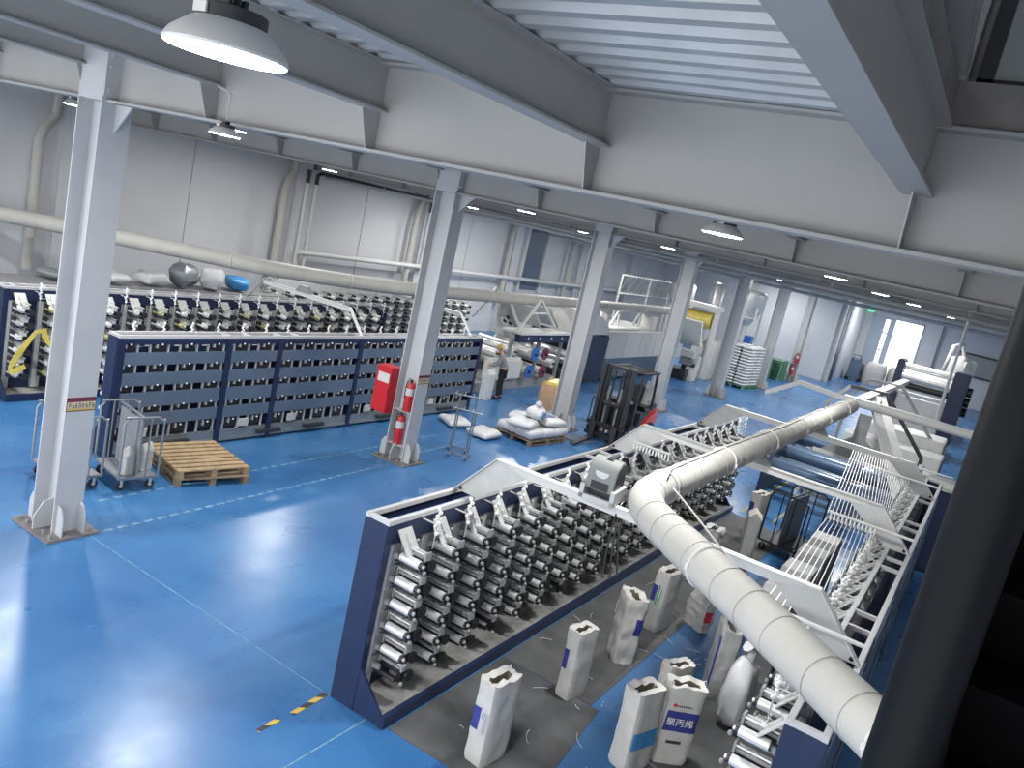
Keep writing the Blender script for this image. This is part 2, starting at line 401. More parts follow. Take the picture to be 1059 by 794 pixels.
JY = [.77+2.42*k for k in range(9)]
def make_beam(i):
    x = CX[i]
    lab = 'grey main ceiling beam over the %s column from the left' % ordinal(i)
    t = thing('main_beam', lab, 'beam', (x, 0, 0))
    b = MB(); b.box(-.01,.01,-2.6,22,5.82,6.6); b.build('web', M['beam'], t)
    b = MB(); b.box(-.15,.15,-2.6,22,5.785,5.815); b.build('bottom_flange', M['beam'], t)
    b = MB(); b.box(-.15,.15,-2.6,22,6.6,6.625); b.build('top_flange', M['beam'], t)
    if i < 4:
        for y in JY:
            for s in (-1,1):
                b = MB(); b.prism([(s*.01,y-.006,5.815),(s*.14,y-.006,5.815),(s*.27,y-.006,6.17),(s*.01,y-.006,6.17)], (0,.012,0)); b.build('stiffener_plate', M['beam'], t)
    return t
for i in range(7): make_beam(i)
def make_joist(x0, x1, y, lab):
    t = thing('ceiling_joist', lab, 'joist', (x0, y, 6.18))
    b = MB(); b.box(0, x1-x0, -.008, .008, .02, .43); b.build('web', M['beam'], t)
    b = MB(); b.box(0, x1-x0, -.1, .1, 0, .018); b.build('bottom_flange', M['beam'], t)
    b = MB(); b.box(0, x1-x0, -.1, .1, .43, .445); b.build('top_flange', M['beam'], t)
    return t
jl = ['grey joist at the upper right with wide pale underside, before the stair opening', 'grey joist running from top centre to the nearest beam', 'grey joist passing just right of the big lamp',
      'grey joist passing just left of the big lamp', 'grey joist in line with the nearest column', 'short end of a grey joist left of the nearest column', 'grey joist beyond the left frame edge']
for k, y in enumerate(JY[:6]):
    make_joist(-1.2, CX[0]-.01, y, jl[k])
for bay in (0,1):
    for k, y in enumerate(JY):
        o = make_joist(CX[bay]+.01, CX[bay+1]-.01, y, 'grey joist between the %s and %s main beams' % (ordinal(bay), ordinal(bay+1)))
        o['group'] = 'joists between the %s and %s beams' % (ordinal(bay), ordinal(bay+1))
# pipes clipped under the far beams
for k, (x, z, r_) in enumerate([(21.3,5.62,.05),(28.8,5.55,.06),(36.1,5.6,.05),(37.0,5.4,.05),(44.0,5.35,.06)]):
    b = MB(); b.cyl((x,-2.5,z),(x,21.8,z),r_,n=8)
    for y in range(-2,22,3): b.box(x-.02,x+.02,y-.02,y+.02,z,5.79)
    tag(b.build('ceiling_pipe', M['beam'], loc=(x,0,z)), 'thin grey pipe hung across the hall, %s from the camera' % ordinal(k), 'pipe')

# ------------------------------------------------------------------ lamps
LAMPS = []
def make_lamp(x, y, z, lab, rod=.35, hide=False):
    t = thing('high_bay_lamp', lab, 'lamp', (x, y, z))
    b = MB(); b.lathe([(.22,0),(.225,.010),(.205,.045),(.14,.10),(.13,.105)], (0,0,0), 32, cap=False); b.build('reflector', M['white'], t)
    b = MB(); b.lathe([(.13,.10),(.13,.15),(.12,.155)], (0,0,0), 28)
    for k in range(3): b.box(-.05+.035*k,-.035+.035*k,-.04,.04,.155,.195)
    b.build('driver_housing', M['dark'], t)
    b = MB(); b.lathe([(.0,-.004),(.212,-.004),(.212,.006),(.0,.006)], (0,0,0), 32, cap=False); b.build('lens', M['lens'], t)
    b = MB(); b.box(-.136,-.128,-.035,.035,.11,.145); b.build('driver_label', M['white'], t)
    b = MB(); b.cyl((0,0,.17),(0,0,.22+rod),.011,n=8); b.ball((0,0,.19),.028); b.box(-.04,.04,-.04,.04,.22+rod,.23+rod); b.build('hanger', M['lgrey'], t)
    la = bpy.data.lights.new('lamp_light', 'AREA'); la.shape = 'DISK'; la.size = .40; la.energy = 115; la.color = (1.0,.985,.95); la.spread = math.radians(180)
    lo = bpy.data.objects.new('lamp_light', la); COL.objects.link(lo); lo.location = (0,0,-.012); lo.parent = t
    LAMPS.append(t)
LP = [(2.0,2.65,5.775,'large lit high bay lamp hanging at the top left'),(5.66,7.34,5.66,'small lit lamp hanging on a rod beside the nearest column'),(8.9,15.95,5.80,'lit lamp peeping out left of the nearest column'),
      (8.6,2.85,5.80,'lit lamp under the second beam right of centre'),(16.5,3.05,5.79,'lit lamp right of centre, first of the far row over the near machine'),
      (24.,3.2,5.79,'lit lamp right of centre, second of the far row over the near machine'),(30.4,2.95,5.79,'lit lamp above the far doorway'),(17.0,17.3,5.79,'lit lamp over the wall conduit'),
      (25.5,18.2,5.74,'lit lamp between the second and third columns'),(30.2,15.8,5.79,'lit lamp left of the third column top, right of a pair'),(31.,16.8,5.75,'lit lamp left of the third column top, left of a pair'),
      (39.2,15.75,5.79,'lit lamp between the third and fourth columns'),(45.5,14.75,5.79,'lit lamp right of the fourth column'),(38.,3.1,5.79,'lit lamp over the far end of the near machine'),(38.,8.8,5.79,'lit lamp before the far wall'),
      (16.6,10.3,5.80,'lit lamp hidden behind the beam over the second bay'),(24.2,9.6,5.80,'lit lamp hidden behind the beam over the third bay'),(48,8.,5.8,'lit lamp near the lobby'),(2.,12.,5.8,'lit lamp beyond the left edge'),(60.5,7.2,5.8,'lit lamp added to brighten the doorway lobby'),(46.,3.0,5.79,'lit lamp added to brighten the far end of the hall, right of the doorway'),(53.,13.,5.8,'lit lamp added to brighten the far wall'),(52.5,3.,5.8,'lit lamp added to brighten the far end, farthest right of the doorway')]  # last four lamps are added to brighten the far end of the hall
for a in LP: make_lamp(*a)
LAMPS[1].scale = (.72,.72,.72)
lo = LAMPS[1]
[c for c in bpy.data.objects if c.parent == lo and c.type == 'LIGHT'][0].data.energy = 22
make_lamp(8.6,11.0,5.9,'lit lamp hidden behind the nearest main beam, beyond the small rod lamp',rod=.2)
b = MB(); b.tube([(0,0,.5),(.0,.02,.60),(-.06,.22,.66)],.013,8); b.build('bent_rod', M['lgrey'], lo)
b = MB(); b.box(65.40,65.44,8.8,9.2,5.15,5.4); tag(b.build('exit_sign', M['exit'], loc=(65.42,9.0,5.2)), 'small green lit exit sign left of the doorway', 'sign')
w = bpy.data.worlds.new('overcast_sky'); S.world = w; w.use_nodes = True
bg = w.node_tree.nodes['Background']; bg.inputs['Color'].default_value = (.97,.98,1.0,1); bg.inputs['Strength'].default_value = 1.6
S.view_settings.view_transform = 'Standard'; S.view_settings.look = 'None'; S.view_settings.gamma = 1; S.view_settings.use_curve_mapping = False
S.view_settings.exposure = .95

# ------------------------------------------------------------------ winder racks
# one winding head, local frame: x along the rack, o = outward, z up; s = sign of the outward direction in y
def head_meshes(s):
    def P(x, o, z): return (x, s*o, z)
    a = MB()   # bracket, spindle and motor
    a.mat(0).box(*sorted((-.05,.24)), *sorted((0, s*.02)), -.11, .10)
    a.mat(0).bar(P(-.01,0,-.02), P(-.01,.12,.0), .03, .05)
    a.mat(1).cyl(P(.15,.02,-.03), P(.15,.36,-.03), .042, n=12)
    a.mat(2).cyl(P(.15,.36,-.03), P(.15,.385,-.03), .058, n=14)
    a.mat(2).cyl(P(.15,.04,-.03), P(.15,.055,-.03), .062, n=14)
    a.mat(1).cyl(P(.03,.02,-.07), P(.03,.30,-.07), .022, n=8)
    a.mat(2).box(.06,.11,*sorted((s*.30,s*.345)),-.09,.05)
    a.mat(0).ball(P(.005,.405,-.055), .022, 8, 5)
    body = a.mesh('winding_head', [M['grey'], M['dark'], M['black']])
    c = MB()
    c.mat(0).cyl(P(0,.10,0), P(0,.345,0), .043, n=16)
    c.mat(1).cyl(P(0,.345,0), P(0,.375,0), .036, n=12); c.mat(1).cyl(P(0,.08,0), P(0,.10,0), .036, n=12)
    c.mat(2).cyl(P(0,.375,0), P(0,.395,0), .018, n=8)
    roll = c.mesh('contact_roller', [M['chrome'], M['dark'], M['alu']])
    g = MB()
    g.mat(0).box(.06,.10,*sorted((s*.06,s*.34)),.035,.065)
    g.mat(1).cyl(P(.055,.05,.09), P(.055,.36,.09), .012, n=8)
    g.mat(1).cyl(P(.105,.05,.085), P(.105,.36,.085), .012, n=8)
    g.mat(0).box(.04,.125,*sorted((s*.34,s*.362)),.03,.11)
    g.mat(0).box(.04,.125,*sorted((s*.045,s*.06)),.02,.11)
    g.mat(2).box(.07,.095,*sorted((s*.17,s*.21)),.065,.10)
    trav = g.mesh('traverse_guide', [M['grey'], M['alu'], M['cer']])
    for me in (body, roll, trav): me.transform(Matrix.Diagonal((1.14,1.05,1.14,1)))
    return body, roll, trav
HEADS = {1: head_meshes(1), -1: head_meshes(-1)}
def far_head(s, bob):
    a = MB()
    def P(x, o, z): return (x, s*o, z)
    a.mat(0).box(-.06,.25,*sorted((0,s*.02)),-.12,.11)
    a.mat(3).cyl(P(0,.05,0),P(0,.33,0),.055,n=10)
    a.mat(1).cyl(P(.15,.02,-.03),P(.15,.36,-.03),.05,n=10)
    a.mat(0).box(.04,.12,*sorted((s*.05,s*.34)),.03,.10)
    a.mat(1).cyl(P(.15,.36,-.03),P(.15,.39,-.03),.065,n=10)
    a.mat(2).cyl(P(.04,.05,.13),P(.04,.36,.13),.014,n=6); a.mat(2).cyl(P(.12,.05,.125),P(.12,.36,.125),.014,n=6)
    a.mat(2).ball(P(0,.36,0),.03,6,4); a.mat(1).box(-.05,-.03,*sorted((s*.0,s*.2)),-.1,.1); a.mat(0).box(.19,.21,*sorted((s*.0,s*.16)),-.12,.08)
    return a.mesh('winding_head', [M['lgrey'], M['dark'], M['alu'], bob])
ROWZ = [1.80, 1.53, 1.26, .99, .72, .50]

def make_rack(lab, x0, L, yb, s, ncol, detail=True, nparts=100, bays=5, backdetail=False, col0=.22, pitch=.60, bobs=None, rows=ROWZ, depth=.33, eyelets=True, nav='navy', bayx=None, dense=False):
    t = thing('winder_rack', lab, 'winder rack', (x0, yb, 0))
    def Y(a, c): return sorted((s*a, s*c))
    x1 = L
    for xx in (0, x1-.10):       # end frames
        b = MB(); b.box(xx, xx+.10, *Y(0,depth), 0, 2.16); e = b.build('end_panel', M[nav], t, bevel=.006)
        b = MB(); b.prism([(xx+.005,s*depth,.02),(xx+.005,s*.76,.02),(xx+.005,s*.76,.13),(xx+.005,s*.72,.13),(xx+.005,s*depth,.52)], (.03,0,0)); b.build('end_gusset', M[nav], t)
    b = MB(); b.box(0, x1, *Y(.70,.77), .01, .14); b.build('tray_edge', M[nav], t, bevel=.005)
    b = MB(); b.box(.03, x1-.03, *Y(.05,.72), .09, .115); b.build('tray', M['dust'], t)
    for (a, c, nm) in ((0,.055,'top_rail'),(depth-.055,depth,'top_rail')):
        b = MB(); b.box(0, x1, *Y(a,c), 2.15, 2.205); b.build(nm, M['rail'], t, bevel=.004)
    bx = bayx or [x1*k/bays for k in range(bays+1)]; bays = len(bx)-1
    for k in range(bays+1):
        for off in ((0,) if k in (0, bays) else (0, .5)) if not dense else (() if k else [col0+pitch*q for q in range(ncol)]+[0,x1]):
            xx = min(max(bx[k]+off, .03), x1-.03)
            b = MB(); b.box(xx-.025, xx+.025, *Y(.05,depth-.05), 2.155, 2.20); b.build('cross_rail', M['rail'], t)
    b = MB(); b.box(.10, x1-.10, *Y(depth-.03,depth), 1.93, 2.15); b.build('front_fascia', M[nav], t)
    b = MB(); b.box(.10, x1-.10, *Y(0.0,.02), 2.04, 2.15); b.build('back_fascia', M[nav], t)
    b = MB(); b.box(.10, x1-.10, *Y(.205,.215), .12, 1.95); b.build('inner_screen', M[nav], t)
    b = MB(); b.box(.05, x1-.05, *Y(.02,.12), .10, .28); b.box(.05, x1-.05, *Y(.0,.03), .05, .11); b.build('base_beam', M['mgrey'], t)
    for k in range(bays+1):
        xx = min(max(bx[k], .068), x1-.068)
        b = MB(); b.box(xx-.055, xx+.055, *Y(-.012,.10), .004, 2.142); b.build('back_post', M[nav], t)
    for k in range(bays):
        for za, zb in ((1.67,1.90),(1.29,1.53),(.89,1.17),(.54,.78)):
            b = MB(); b.box(bx[k]+.07, bx[k+1]-.07, *Y(-.004,.012), za, zb); b.build('back_panel', M['panel'], t, bevel=.003)
    # column posts that carry the heads, each with its plates
    for k in range(ncol):
        xx = col0+pitch*k
        b = MB(); b.box(xx-.14, xx+.02, *Y(depth-.10,depth-.02), .14, 1.95); b.build('head_post', M['lgrey'], t)
    if backdetail:
        a = MB(); a.mat(0).box(-.10,.16,*Y(.05,.14),-.09,.12); a.mat(1).cyl((.03,s*.05,.03),(.03,s*-.0,.03),.05,n=12); a.mat(2).box(-.05,-.02,*Y(0.0,.05),0,.10); a.mat(2).ball((.06,s*.0,.07),.022,6,4)
        a.mat(2).box(.19,.22,*Y(.02,.06),-.17,.17); a.mat(2).box(-.17,-.14,*Y(.02,.06),-.17,.17)
        mm = a.mesh('drive_motor', [M['dark'], M['black'], M['alu']])
        zs = [2.0-.03, 1.60, 1.22, .83, .42]
        for k in range(ncol):
            for z in zs:
                o = bpy.data.objects.new('drive_motor', mm); COL.objects.link(o); o.parent = t; o.location = (col0-.05+pitch*k, 0, z)
        for k in range(bays):
            b = MB(); b.box(bx[k]+.5, bx[k]+.72, *Y(-.03,.02), .33, .48); b.build('control_box', M['lgrey'], t)
            b = MB(); b.box(bx[k]+1., bx[k]+1.6, *Y(-.08,.02), .13, .20); b.build('cable_tray', M['dark'], t)
    n = 0
    stuff = MB()
    for k in range(ncol):
        for j, z in enumerate(rows):
            pos = (col0+pitch*k, s*(depth-.03), z)
            if not detail:
                mm = bobs[(k*7+j*3+(k//4)*2) % len(bobs)] if callable(bobs) is False else bobs(k, j)
                if n < nparts:
                    o = bpy.data.objects.new('winding_head', mm); COL.objects.link(o); o.parent = t; o.location = pos
            elif n < nparts:
                body, roll, trav = HEADS[s]
                o = bpy.data.objects.new('winding_head', body); COL.objects.link(o); o.parent = t; o.location = pos
                for nm, me in (('contact_roller', roll), ('traverse_guide', trav)):
                    if j == len(rows)-1 and k % 3 == 0 and nm == 'contact_roller': continue
                    c = bpy.data.objects.new(nm, me); COL.objects.link(c); c.parent = o
            n += 1
    if n > nparts:
        bm = bmesh.new(); i = 0
        for k in range(ncol):
            for j, z in enumerate(rows):
                if i >= nparts:
                    srcs = HEADS[s] if detail else (bobs[(k*7+j*3+(k//4)*2) % len(bobs)],)
                    off = [0]
                    for q, me in enumerate(srcs):
                        tmp = me.copy(); tmp.transform(Matrix.Translation((col0+pitch*k, s*(depth-.03), z)))
                        if q: tmp.polygons.foreach_set('material_index', [p.material_index+3*q for p in tmp.polygons])
                        bm.from_mesh(tmp); bpy.data.meshes.remove(tmp)
                i += 1
        me = bpy.data.meshes.new('winding_heads'); bm.to_mesh(me); bm.free()
        for src in (HEADS[s] if detail else (bobs[0],)):
            for q in src.materials: me.materials.append(q)
        o = bpy.data.objects.new('winding_heads', me); COL.objects.link(o); o.parent = t; o['kind'] = 'stuff'
    if eyelets:
        # guide plate, eyelet string and rods at the head of each column
        e = MB()
        for q in range(8): e.ball((.014*math.sin(q*2.2), s*(.014*math.cos(q*2.2)), .040*q), .026, 6, 4)
        e.cyl((0,0,-.02),(0,0,.30),.010,n=6)
        em = e.mesh('eyelet_string', M['cer'])
        p = MB(); p.obox((0,0,0), (.22,.30,.012), Matrix.Rotation(s*math.radians(-52),3,'X')); p.obox((0,s*.012,.01),(.05,.18,.02),Matrix.Rotation(s*math.radians(-52),3,'X'))
        for q in (-.07,.0,.07): p.ball((q,s*.06,.03),.014,6,4)
        pm = p.mesh('guide_plate', M['lgrey'])
        rd = MB(); rd.cyl((0,0,0),(0,s*.2,.0),.010,n=6); rd.cyl((0,s*.2,-.28),(0,s*.2,.02),.008,n=6); rd.cyl((0,s*.2,-.1),(.25,s*.16,-.12),.006,n=5)
        rm = rd.mesh('guide_rod', M['rail'])
        for k in range(ncol):
            for nm, me, lc in (('eyelet_string', em, (col0+pitch*k+.36, s*.52, 2.03)), ('guide_plate', pm, (col0+pitch*k+.06, s*.42, 1.96)), ('guide_rod', rm, (col0+pitch*k+.36, s*.325, 2.13))):
                o = bpy.data.objects.new(nm, me); COL.objects.link(o); o.parent = t; o.location = lc
    return t
FH = {s: [far_head(s, M['chrome']), far_head(s, M['cer']), far_head(s, M['lgrey'])] for s in (1,-1)}
FHY = far_head(-1, M['olive'])
make_rack('navy winder rack in the foreground centre, its rows of steel rollers facing the paper sacks', 6.28, 12.65, 5.03, -1, 21)
make_rack('navy winder rack at lower right under the wrapped duct, seen from its white-railed top', 6.28, 12.65, .25, 1, 21, nparts=100)
make_rack('navy winder rack turning its slate blue back panels to the camera behind the pallets', 8.03, 11.05, 12.32, 1, 18, detail=False, bobs=FH[1], backdetail=True, eyelets=True, nparts=100, bayx=[0,2.28,3.57,6.0,8.5,11.05])
make_rack('navy winder rack behind the slat-panelled one, a yellow cloth draped at its near end', 8.0, 11.2, 16.4, -1, 18, detail=False, bobs=[FH[-1][0], FH[-1][1], FHY, FH[-1][2], FH[-1][1]], nparts=100, dense=True)
make_rack('farthest winder rack, under the wall duct, only its white rollers showing', 17.2, 11.0, 19.6, -1, 18, detail=False, bobs=[FH[-1][1], FH[-1][2]], nparts=100, eyelets=False, nav='lgrey')

# ------------------------------------------------------------------ bridge frames over the aisles
def bridge(x, y0, y1, lab, comb=True, plates=True, saddle=None):
    ym = (y0+y1)/2
    t = thing('bridge_frame', lab, 'frame', (x, ym, 0)); h = (y1-y0)/2
    O = [(h-.02,2.205),(h-.52,2.76),(-h+.52,2.76),(-h+.02,2.205)]
    b = MB()
    for (ya,za),(yc,zc) in zip(O[:-1], O[1:]): b.bar((0,ya,za),(0,yc,zc),.10,.012,up=(1,0,0) if False else (0,0,1))
    b.build('top_flange', M['white'], t)
    b = MB(); b.prism([(-.006,h-.52,2.755),(-.006,-h+.52,2.755),(-.006,-h+.52,2.655),(-.006,h-.52,2.655)],(.012,0,0)); b.build('beam_web', M['white'], t)
    for s in ((1,-1) if plates else ()):
        b = MB(); b.prism([(-.006,s*(h-.03),2.206),(-.006,s*(h-.52),2.75),(-.006,s*(h-.95),2.66),(-.006,s*(h-.36),2.206)],(.012,0,0)); b.v = [((v[0]*1.6),v[1],v[2]) for v in b.v]
        b.build('gusset_plate', M['lgrey'], t)
        b = MB(); b.cyl((-.01,s*(h-.10),2.245),(-.02,s*(h-.10),2.245),.022,n=10); b.build('gusset_hole', M['black'], t)
    if saddle:
        b = MB(); b.prism([(-.06,saddle-.25-ym,2.76),(-.06,saddle+.25-ym,2.76),(-.06,saddle+.12-ym,2.92),(-.06,saddle-.12-ym,2.92)],(.12,0,0)); b.build('duct_saddle', M['grey'], t)
    if comb:
        for s in ((-1,) if x < 8 or x > 13 else (1,-1)):
            b = MB(); b.cyl((-.18,s*(h-1.15),2.47),(-.18,s*(h-(.02 if s < 0 else .5)),2.47),.022,n=8); b.build('comb_bar', M['white'], t)
            b = MB()
            for k in range(12): b.cyl((-.18,s*(h-1.12+.055*k),2.45),(-.18,s*(h-1.12+.055*k),2.36),.014,n=6)
            b.build('comb', M['cer'], t)
    return t
for k, x in enumerate((7.83, 12.25, 16.75)):
    bridge(x, .25, 5.02, 'white bridge frame over the sack aisle, %s from the camera' % ordinal(k), saddle=(2.635 if k else None))
for k, x in enumerate((14.0, 18.45)):
    bridge(x, 12.33, 16.38, plates=False, comb=False, lab='white bridge frame over the rear winder aisle, %s from the left' % ordinal(k), saddle=14.4)

# yarn tapes running down to the lower right rack
t = thing('yarn_tape_sheet', 'fan of white plastic tapes stretched down to the right-hand winder rack', 'tapes', (6.28, .25, 0))
def tape(a, c):
    b = MB(); a = Vector(a)-V(6.28,.25,0); c = Vector(c)-V(6.28,.25,0)
    b.bar(a, c, .011, .003); b.build('tape', M['tape'], t)
for k in range(14):
    u = k/13
    tape((12.07, 1.40-.055*min(k,11), 2.40), (7.0+.36+.36*k, .77+.50*(1-u)**2, 2.12+.1*(1-u)))
for k in range(24):
    u = k/23
    tape((17.6, 1.95-1.1*u, 2.55), (12.07+(0 if k < 12 else (k-12)*.36), 1.42-.055*min(k,11) - .0*u, 2.44 if k < 12 else 2.15))
b = MB(); b.cyl((17.6-6.28,1.8,2.56),(17.6-6.28,-.15,2.56),.018,n=8); b.build('tape_bar', M['white'], t)

# ------------------------------------------------------------------ ducts
def duct(pts, r, lab, seams=.42, straps=2.2, bumpy=True):
    t = thing('wrapped_duct', lab, 'duct', pts[0])
    P = [Vector(p)-Vector(pts[0]) for p in pts]
    # resample
    D = []; 
    for a, c in zip(P[:-1], P[1:]):
        n = max(1, int((c-a).length/.12))
        D += [a.lerp(c, i/n) for i in range(n)]
    D.append(P[-1])
    b = MB(); b.tube(D, [r*(1+.012*math.sin(i*1.7)+.008*math.sin(i*.6)) for i in range(len(D))], 24); b.build('wrapping', M['wrap'], t)
    acc = 0; nxt = seams; k = 0; nst = straps*.6
    for i in range(1, len(D)):
        dl = (D[i]-D[i-1]).length; acc += dl; dr = (D[i]-D[i-1]).normalized()
        if acc > nxt and i < len(D)-1:
            nxt += seams*(.7+.6*random.random())
            b = MB(); b.tube(ring(D[i], dr, r*1.012), .0032, 5, closed=True); b.build('wrap_seam', M['wrapline'], t)
        if acc > nst and i < len(D)-1:
            nst += straps
            b = MB(); b.tube(ring(D[i], dr, r*1.03), .014, 6, closed=True); 
            side = dr.cross(V(0,0,1)).normalized()
            for sg in (1,-1): b.box(*(lambda c: (c.x-.014,c.x+.014,c.y-.014,c.y+.014,c.z-.03,c.z+.02))(D[i]+side*sg*r*1.08))
            b.build('strap', M['white'], t)
    return t
def ring(c, dr, r, n=28):
    a = dr.orthogonal().normalized(); e = dr.cross(a)
    return [c+a*(r*math.cos(2*PI*k/n))+e*(r*math.sin(2*PI*k/n)) for k in range(n)]
def arc(c, a, d_, n=8):     # quadratic bend
    a, c, d_ = Vector(a), Vector(c), Vector(d_)
    return [tuple(a*(1-t_)**2+c*2*t_*(1-t_)+d_*t_**2) for t_ in [i/n for i in range(n+1)]]
pA = [(20.6,2.635,3.03)]+arc((7.45,2.66,3.03),(8.1,2.64,3.03),(7.0,2.15,3.03))+[(5.95,.98,3.03),(5.0,-.02,3.03),(3.9,-1.2,3.03)]
tA = duct(pA, .178, 'thick cream wrapped duct elbowing over the foreground racks')
b = MB(); b.tube([(-1.0-.0,.02,.175),(-4.,.03,.178),(-7.,-.03,.178),(-10,.02,.178),(-12.2,.0,.178),(-12.6,-.1,.175)],.008,6); b.build('duct_cable', M['dark'], tA)
b = MB(); b.tube([(-12.8,-.25,.15),(-13.3,-.62,.16),(-14.6,-1.58,.15),(-15.7,-2.62,.12)],.010,6); b.build('duct_cable', M['wrapline'], tA)
pB = [(38.9,14.4,3.03),(22,14.42,3.03)]+arc((16.3,14.5,3.03),(19.0,14.5,3.03),(14.0,16.2,3.03))+[(11.8,18.8,3.03),(10.0,20.8,3.03),(9.35,21.65,3.03)]
duct(pB, .195, 'long pale wrapped duct from the left wall over the rear racks', seams=.8, straps=3.0)
b = MB(); b.cyl((20.2,21.4,2.9),(56,21.4,2.9),.10,n=10)
tag(b.build('wall_tray', M['white'], loc=(20.2,21.4,2.9)), 'thin white trunking along the wall just above the rear duct', 'trunking')
# cross pipe where the duct ends
t = thing('cross_pipe', 'white cross pipe at the end of the cream duct', 'pipe', (21.6, 2.63, 3.05))
b = MB(); b.tube([(0,.35,0),(0,-2.0,-.02),(0,-5.0,-.04)], .115, 12); b.build('pipe', M['white'], t)
b = MB(); b.bar((0,.3,0),(.6,1.6,.02),.05,.12); b.bar((.6,1.6,.02),(.6,2.4,-.5),.05,.12); b.build('brace_bar', M['white'], t)
b = MB(); b.cyl((.2,-1.76,.1),(.2,-1.76,2.73),.035,n=8); b.build('riser', M['lgrey'], t)

# ------------------------------------------------------------------ sacks
def rrect(w, d, n=7, p=5.0):
    """rounded rectangle outline, counter-clockwise, starts at the +x side"""
    N = 4*n; out = []
    for k in range(N):
        t = 2*PI*k/N; c, s = math.cos(t), math.sin(t)
        q = (abs(c)**p+abs(s)**p)**(-1/p); out.append((q*c*w/2, q*s*d/2))
    return out
def open_sack(name, label, loc, rz, w=.40, d=.25, h=.90, seed=0, lean=(0,0), closed=False, prints=(), flare=1., string=True, group=None, tint='sack', crumple=.012):
    t = thing(name, label, 'sack', loc, rz, group)
    rr = random.Random(seed); nr = 16; w *= 1.1; base = rrect(w, d, 9, 9.0); N = len(base)
    def pt(k, u):
        x, y = base[k % N]
        s = .93+.07*min(1, u/.06) if u < .06 else 1.0
        s *= 1+.018*math.sin(u*5+seed)
        if u > .8: s *= 1-(1-flare)*(u-.8)/.2
        q = Vector((x*7+seed*3.1, y*7, u*5))
        nz = noise.noise(q)*crumple+noise.noise(q*2.7)*crumple*.6
        l = math.hypot(x, y)+1e-6
        return Vector((x*s+x/l*nz+lean[0]*u*u, y*s+y/l*nz+lean[1]*u*u, u*h))
    b = MB(); vs = []; fs = []
    for i in range(nr+1):
        u = i/nr
        for k in range(N):
            p = pt(k, u)
            if i == nr: p.z += .035*noise.noise(Vector((k*.33, seed*5., 2)))
            vs.append(p)
    for i in range(nr):
        for k in range(N): fs.append((i*N+k, i*N+(k+1)%N, (i+1)*N+(k+1)%N, (i+1)*N+k))
    fs.append(tuple(range(N-1,-1,-1)))
    top0 = nr*N
    if closed:
        o = len(vs)
        for k in range(N):
            p = vs[top0+k]; vs.append(Vector((p.x*.92, p.y*.12+lean[1]*.9, p.z+.10)))
        for k in range(N): fs.append((top0+k, top0+(k+1)%N, o+(k+1)%N, o+k))
        fs.append(tuple(o+k for k in range(N)))
        b.add(vs, fs); b.build('sack_body', M[tint], t)
    else:
        o = len(vs)            # folded torn rim, then the inside
        for k in range(N):
            p = vs[top0+k]; vs.append(Vector(((p.x-lean[0])*.72+lean[0], (p.y-lean[1])*.34+lean[1], p.z-.015+.015*noise.noise(Vector((k*.4,seed,5))))))
        for k in range(N): fs.append((top0+k, top0+(k+1)%N, o+(k+1)%N, o+k))
        b.add(vs, fs); b.build('sack_body', M[tint], t)
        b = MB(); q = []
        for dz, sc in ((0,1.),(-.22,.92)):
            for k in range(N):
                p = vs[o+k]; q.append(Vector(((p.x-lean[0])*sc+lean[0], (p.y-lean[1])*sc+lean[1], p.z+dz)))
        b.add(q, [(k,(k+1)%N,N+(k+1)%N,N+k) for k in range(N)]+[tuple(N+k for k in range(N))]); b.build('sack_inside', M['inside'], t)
    for (nm, mt, k0, k1, u0, u1) in prints:
        ks = [k0+(k1-k0)*i/14 for i in range(15)]; us = [u0+(u1-u0)*i/10 for i in range(11)]; vs2 = []
        for u in us:
            for kk in ks:
                ka = math.floor(kk); fr = kk-ka
                p = pt(ka, u).lerp(pt(ka+1, u), fr); n_ = Vector((p.x-lean[0]*u*u, (p.y-lean[1]*u*u)*2.0, 0)).normalized()
                # match the ring-interpolated surface
                iu = u*nr; i0 = min(int(iu), nr-1); f2 = iu-i0
                pa = pt(ka, i0/nr).lerp(pt(ka+1, i0/nr), fr); pb = pt(ka, (i0+1)/nr).lerp(pt(ka+1, (i0+1)/nr), fr)
                vs2.append(pa.lerp(pb, f2)+n_*.004)
        b = MB(); b.add(vs2, [(i*15+j, i*15+j+1, (i+1)*15+j+1, (i+1)*15+j) for i in range(10) for j in range(14)])
        b.build(nm, M[mt], t)
    if string and not closed and seed in (1,3,6):
        b = MB(); k = 3
        q = vs[top0+k]; P = [q, Vector((q.x*1.12,q.y*1.12,q.z+.01)), Vector((q.x*1.2,q.y*1.2,q.z-.15)), Vector((q.x*1.25,q.y*1.25,q.z*.55))]
        b.tube(P, .006, 5); b.build('loose_strip', M['tape'], t)
    return t
def glyphs(parent, text, loc, rot, size, mat, nm='printed_text'):
    c = bpy.data.curves.new(nm, 'FONT'); c.body = text; c.size = size; c.align_x = 'CENTER'; c.extrude = .0015
    o = bpy.data.objects.new(nm, c); COL.objects.link(o)
    dg = bpy.context.evaluated_depsgraph_get(); me = bpy.data.meshes.new_from_object(o.evaluated_get(dg))
    bpy.data.objects.remove(o); me.materials.clear(); me.materials.append(M[mat])
    o = bpy.data.objects.new(nm, me); COL.objects.link(o); o.parent = parent; o.location = loc; o.rotation_euler = rot
    return o
# faces of the outline (N=36): 0 = +x side, 9 = +y side, 18 = -x side, 27 = -y side
B1 = lambda k0,k1,u0,u1,m='print': ('printed_panel', m, k0, k1, u0, u1)
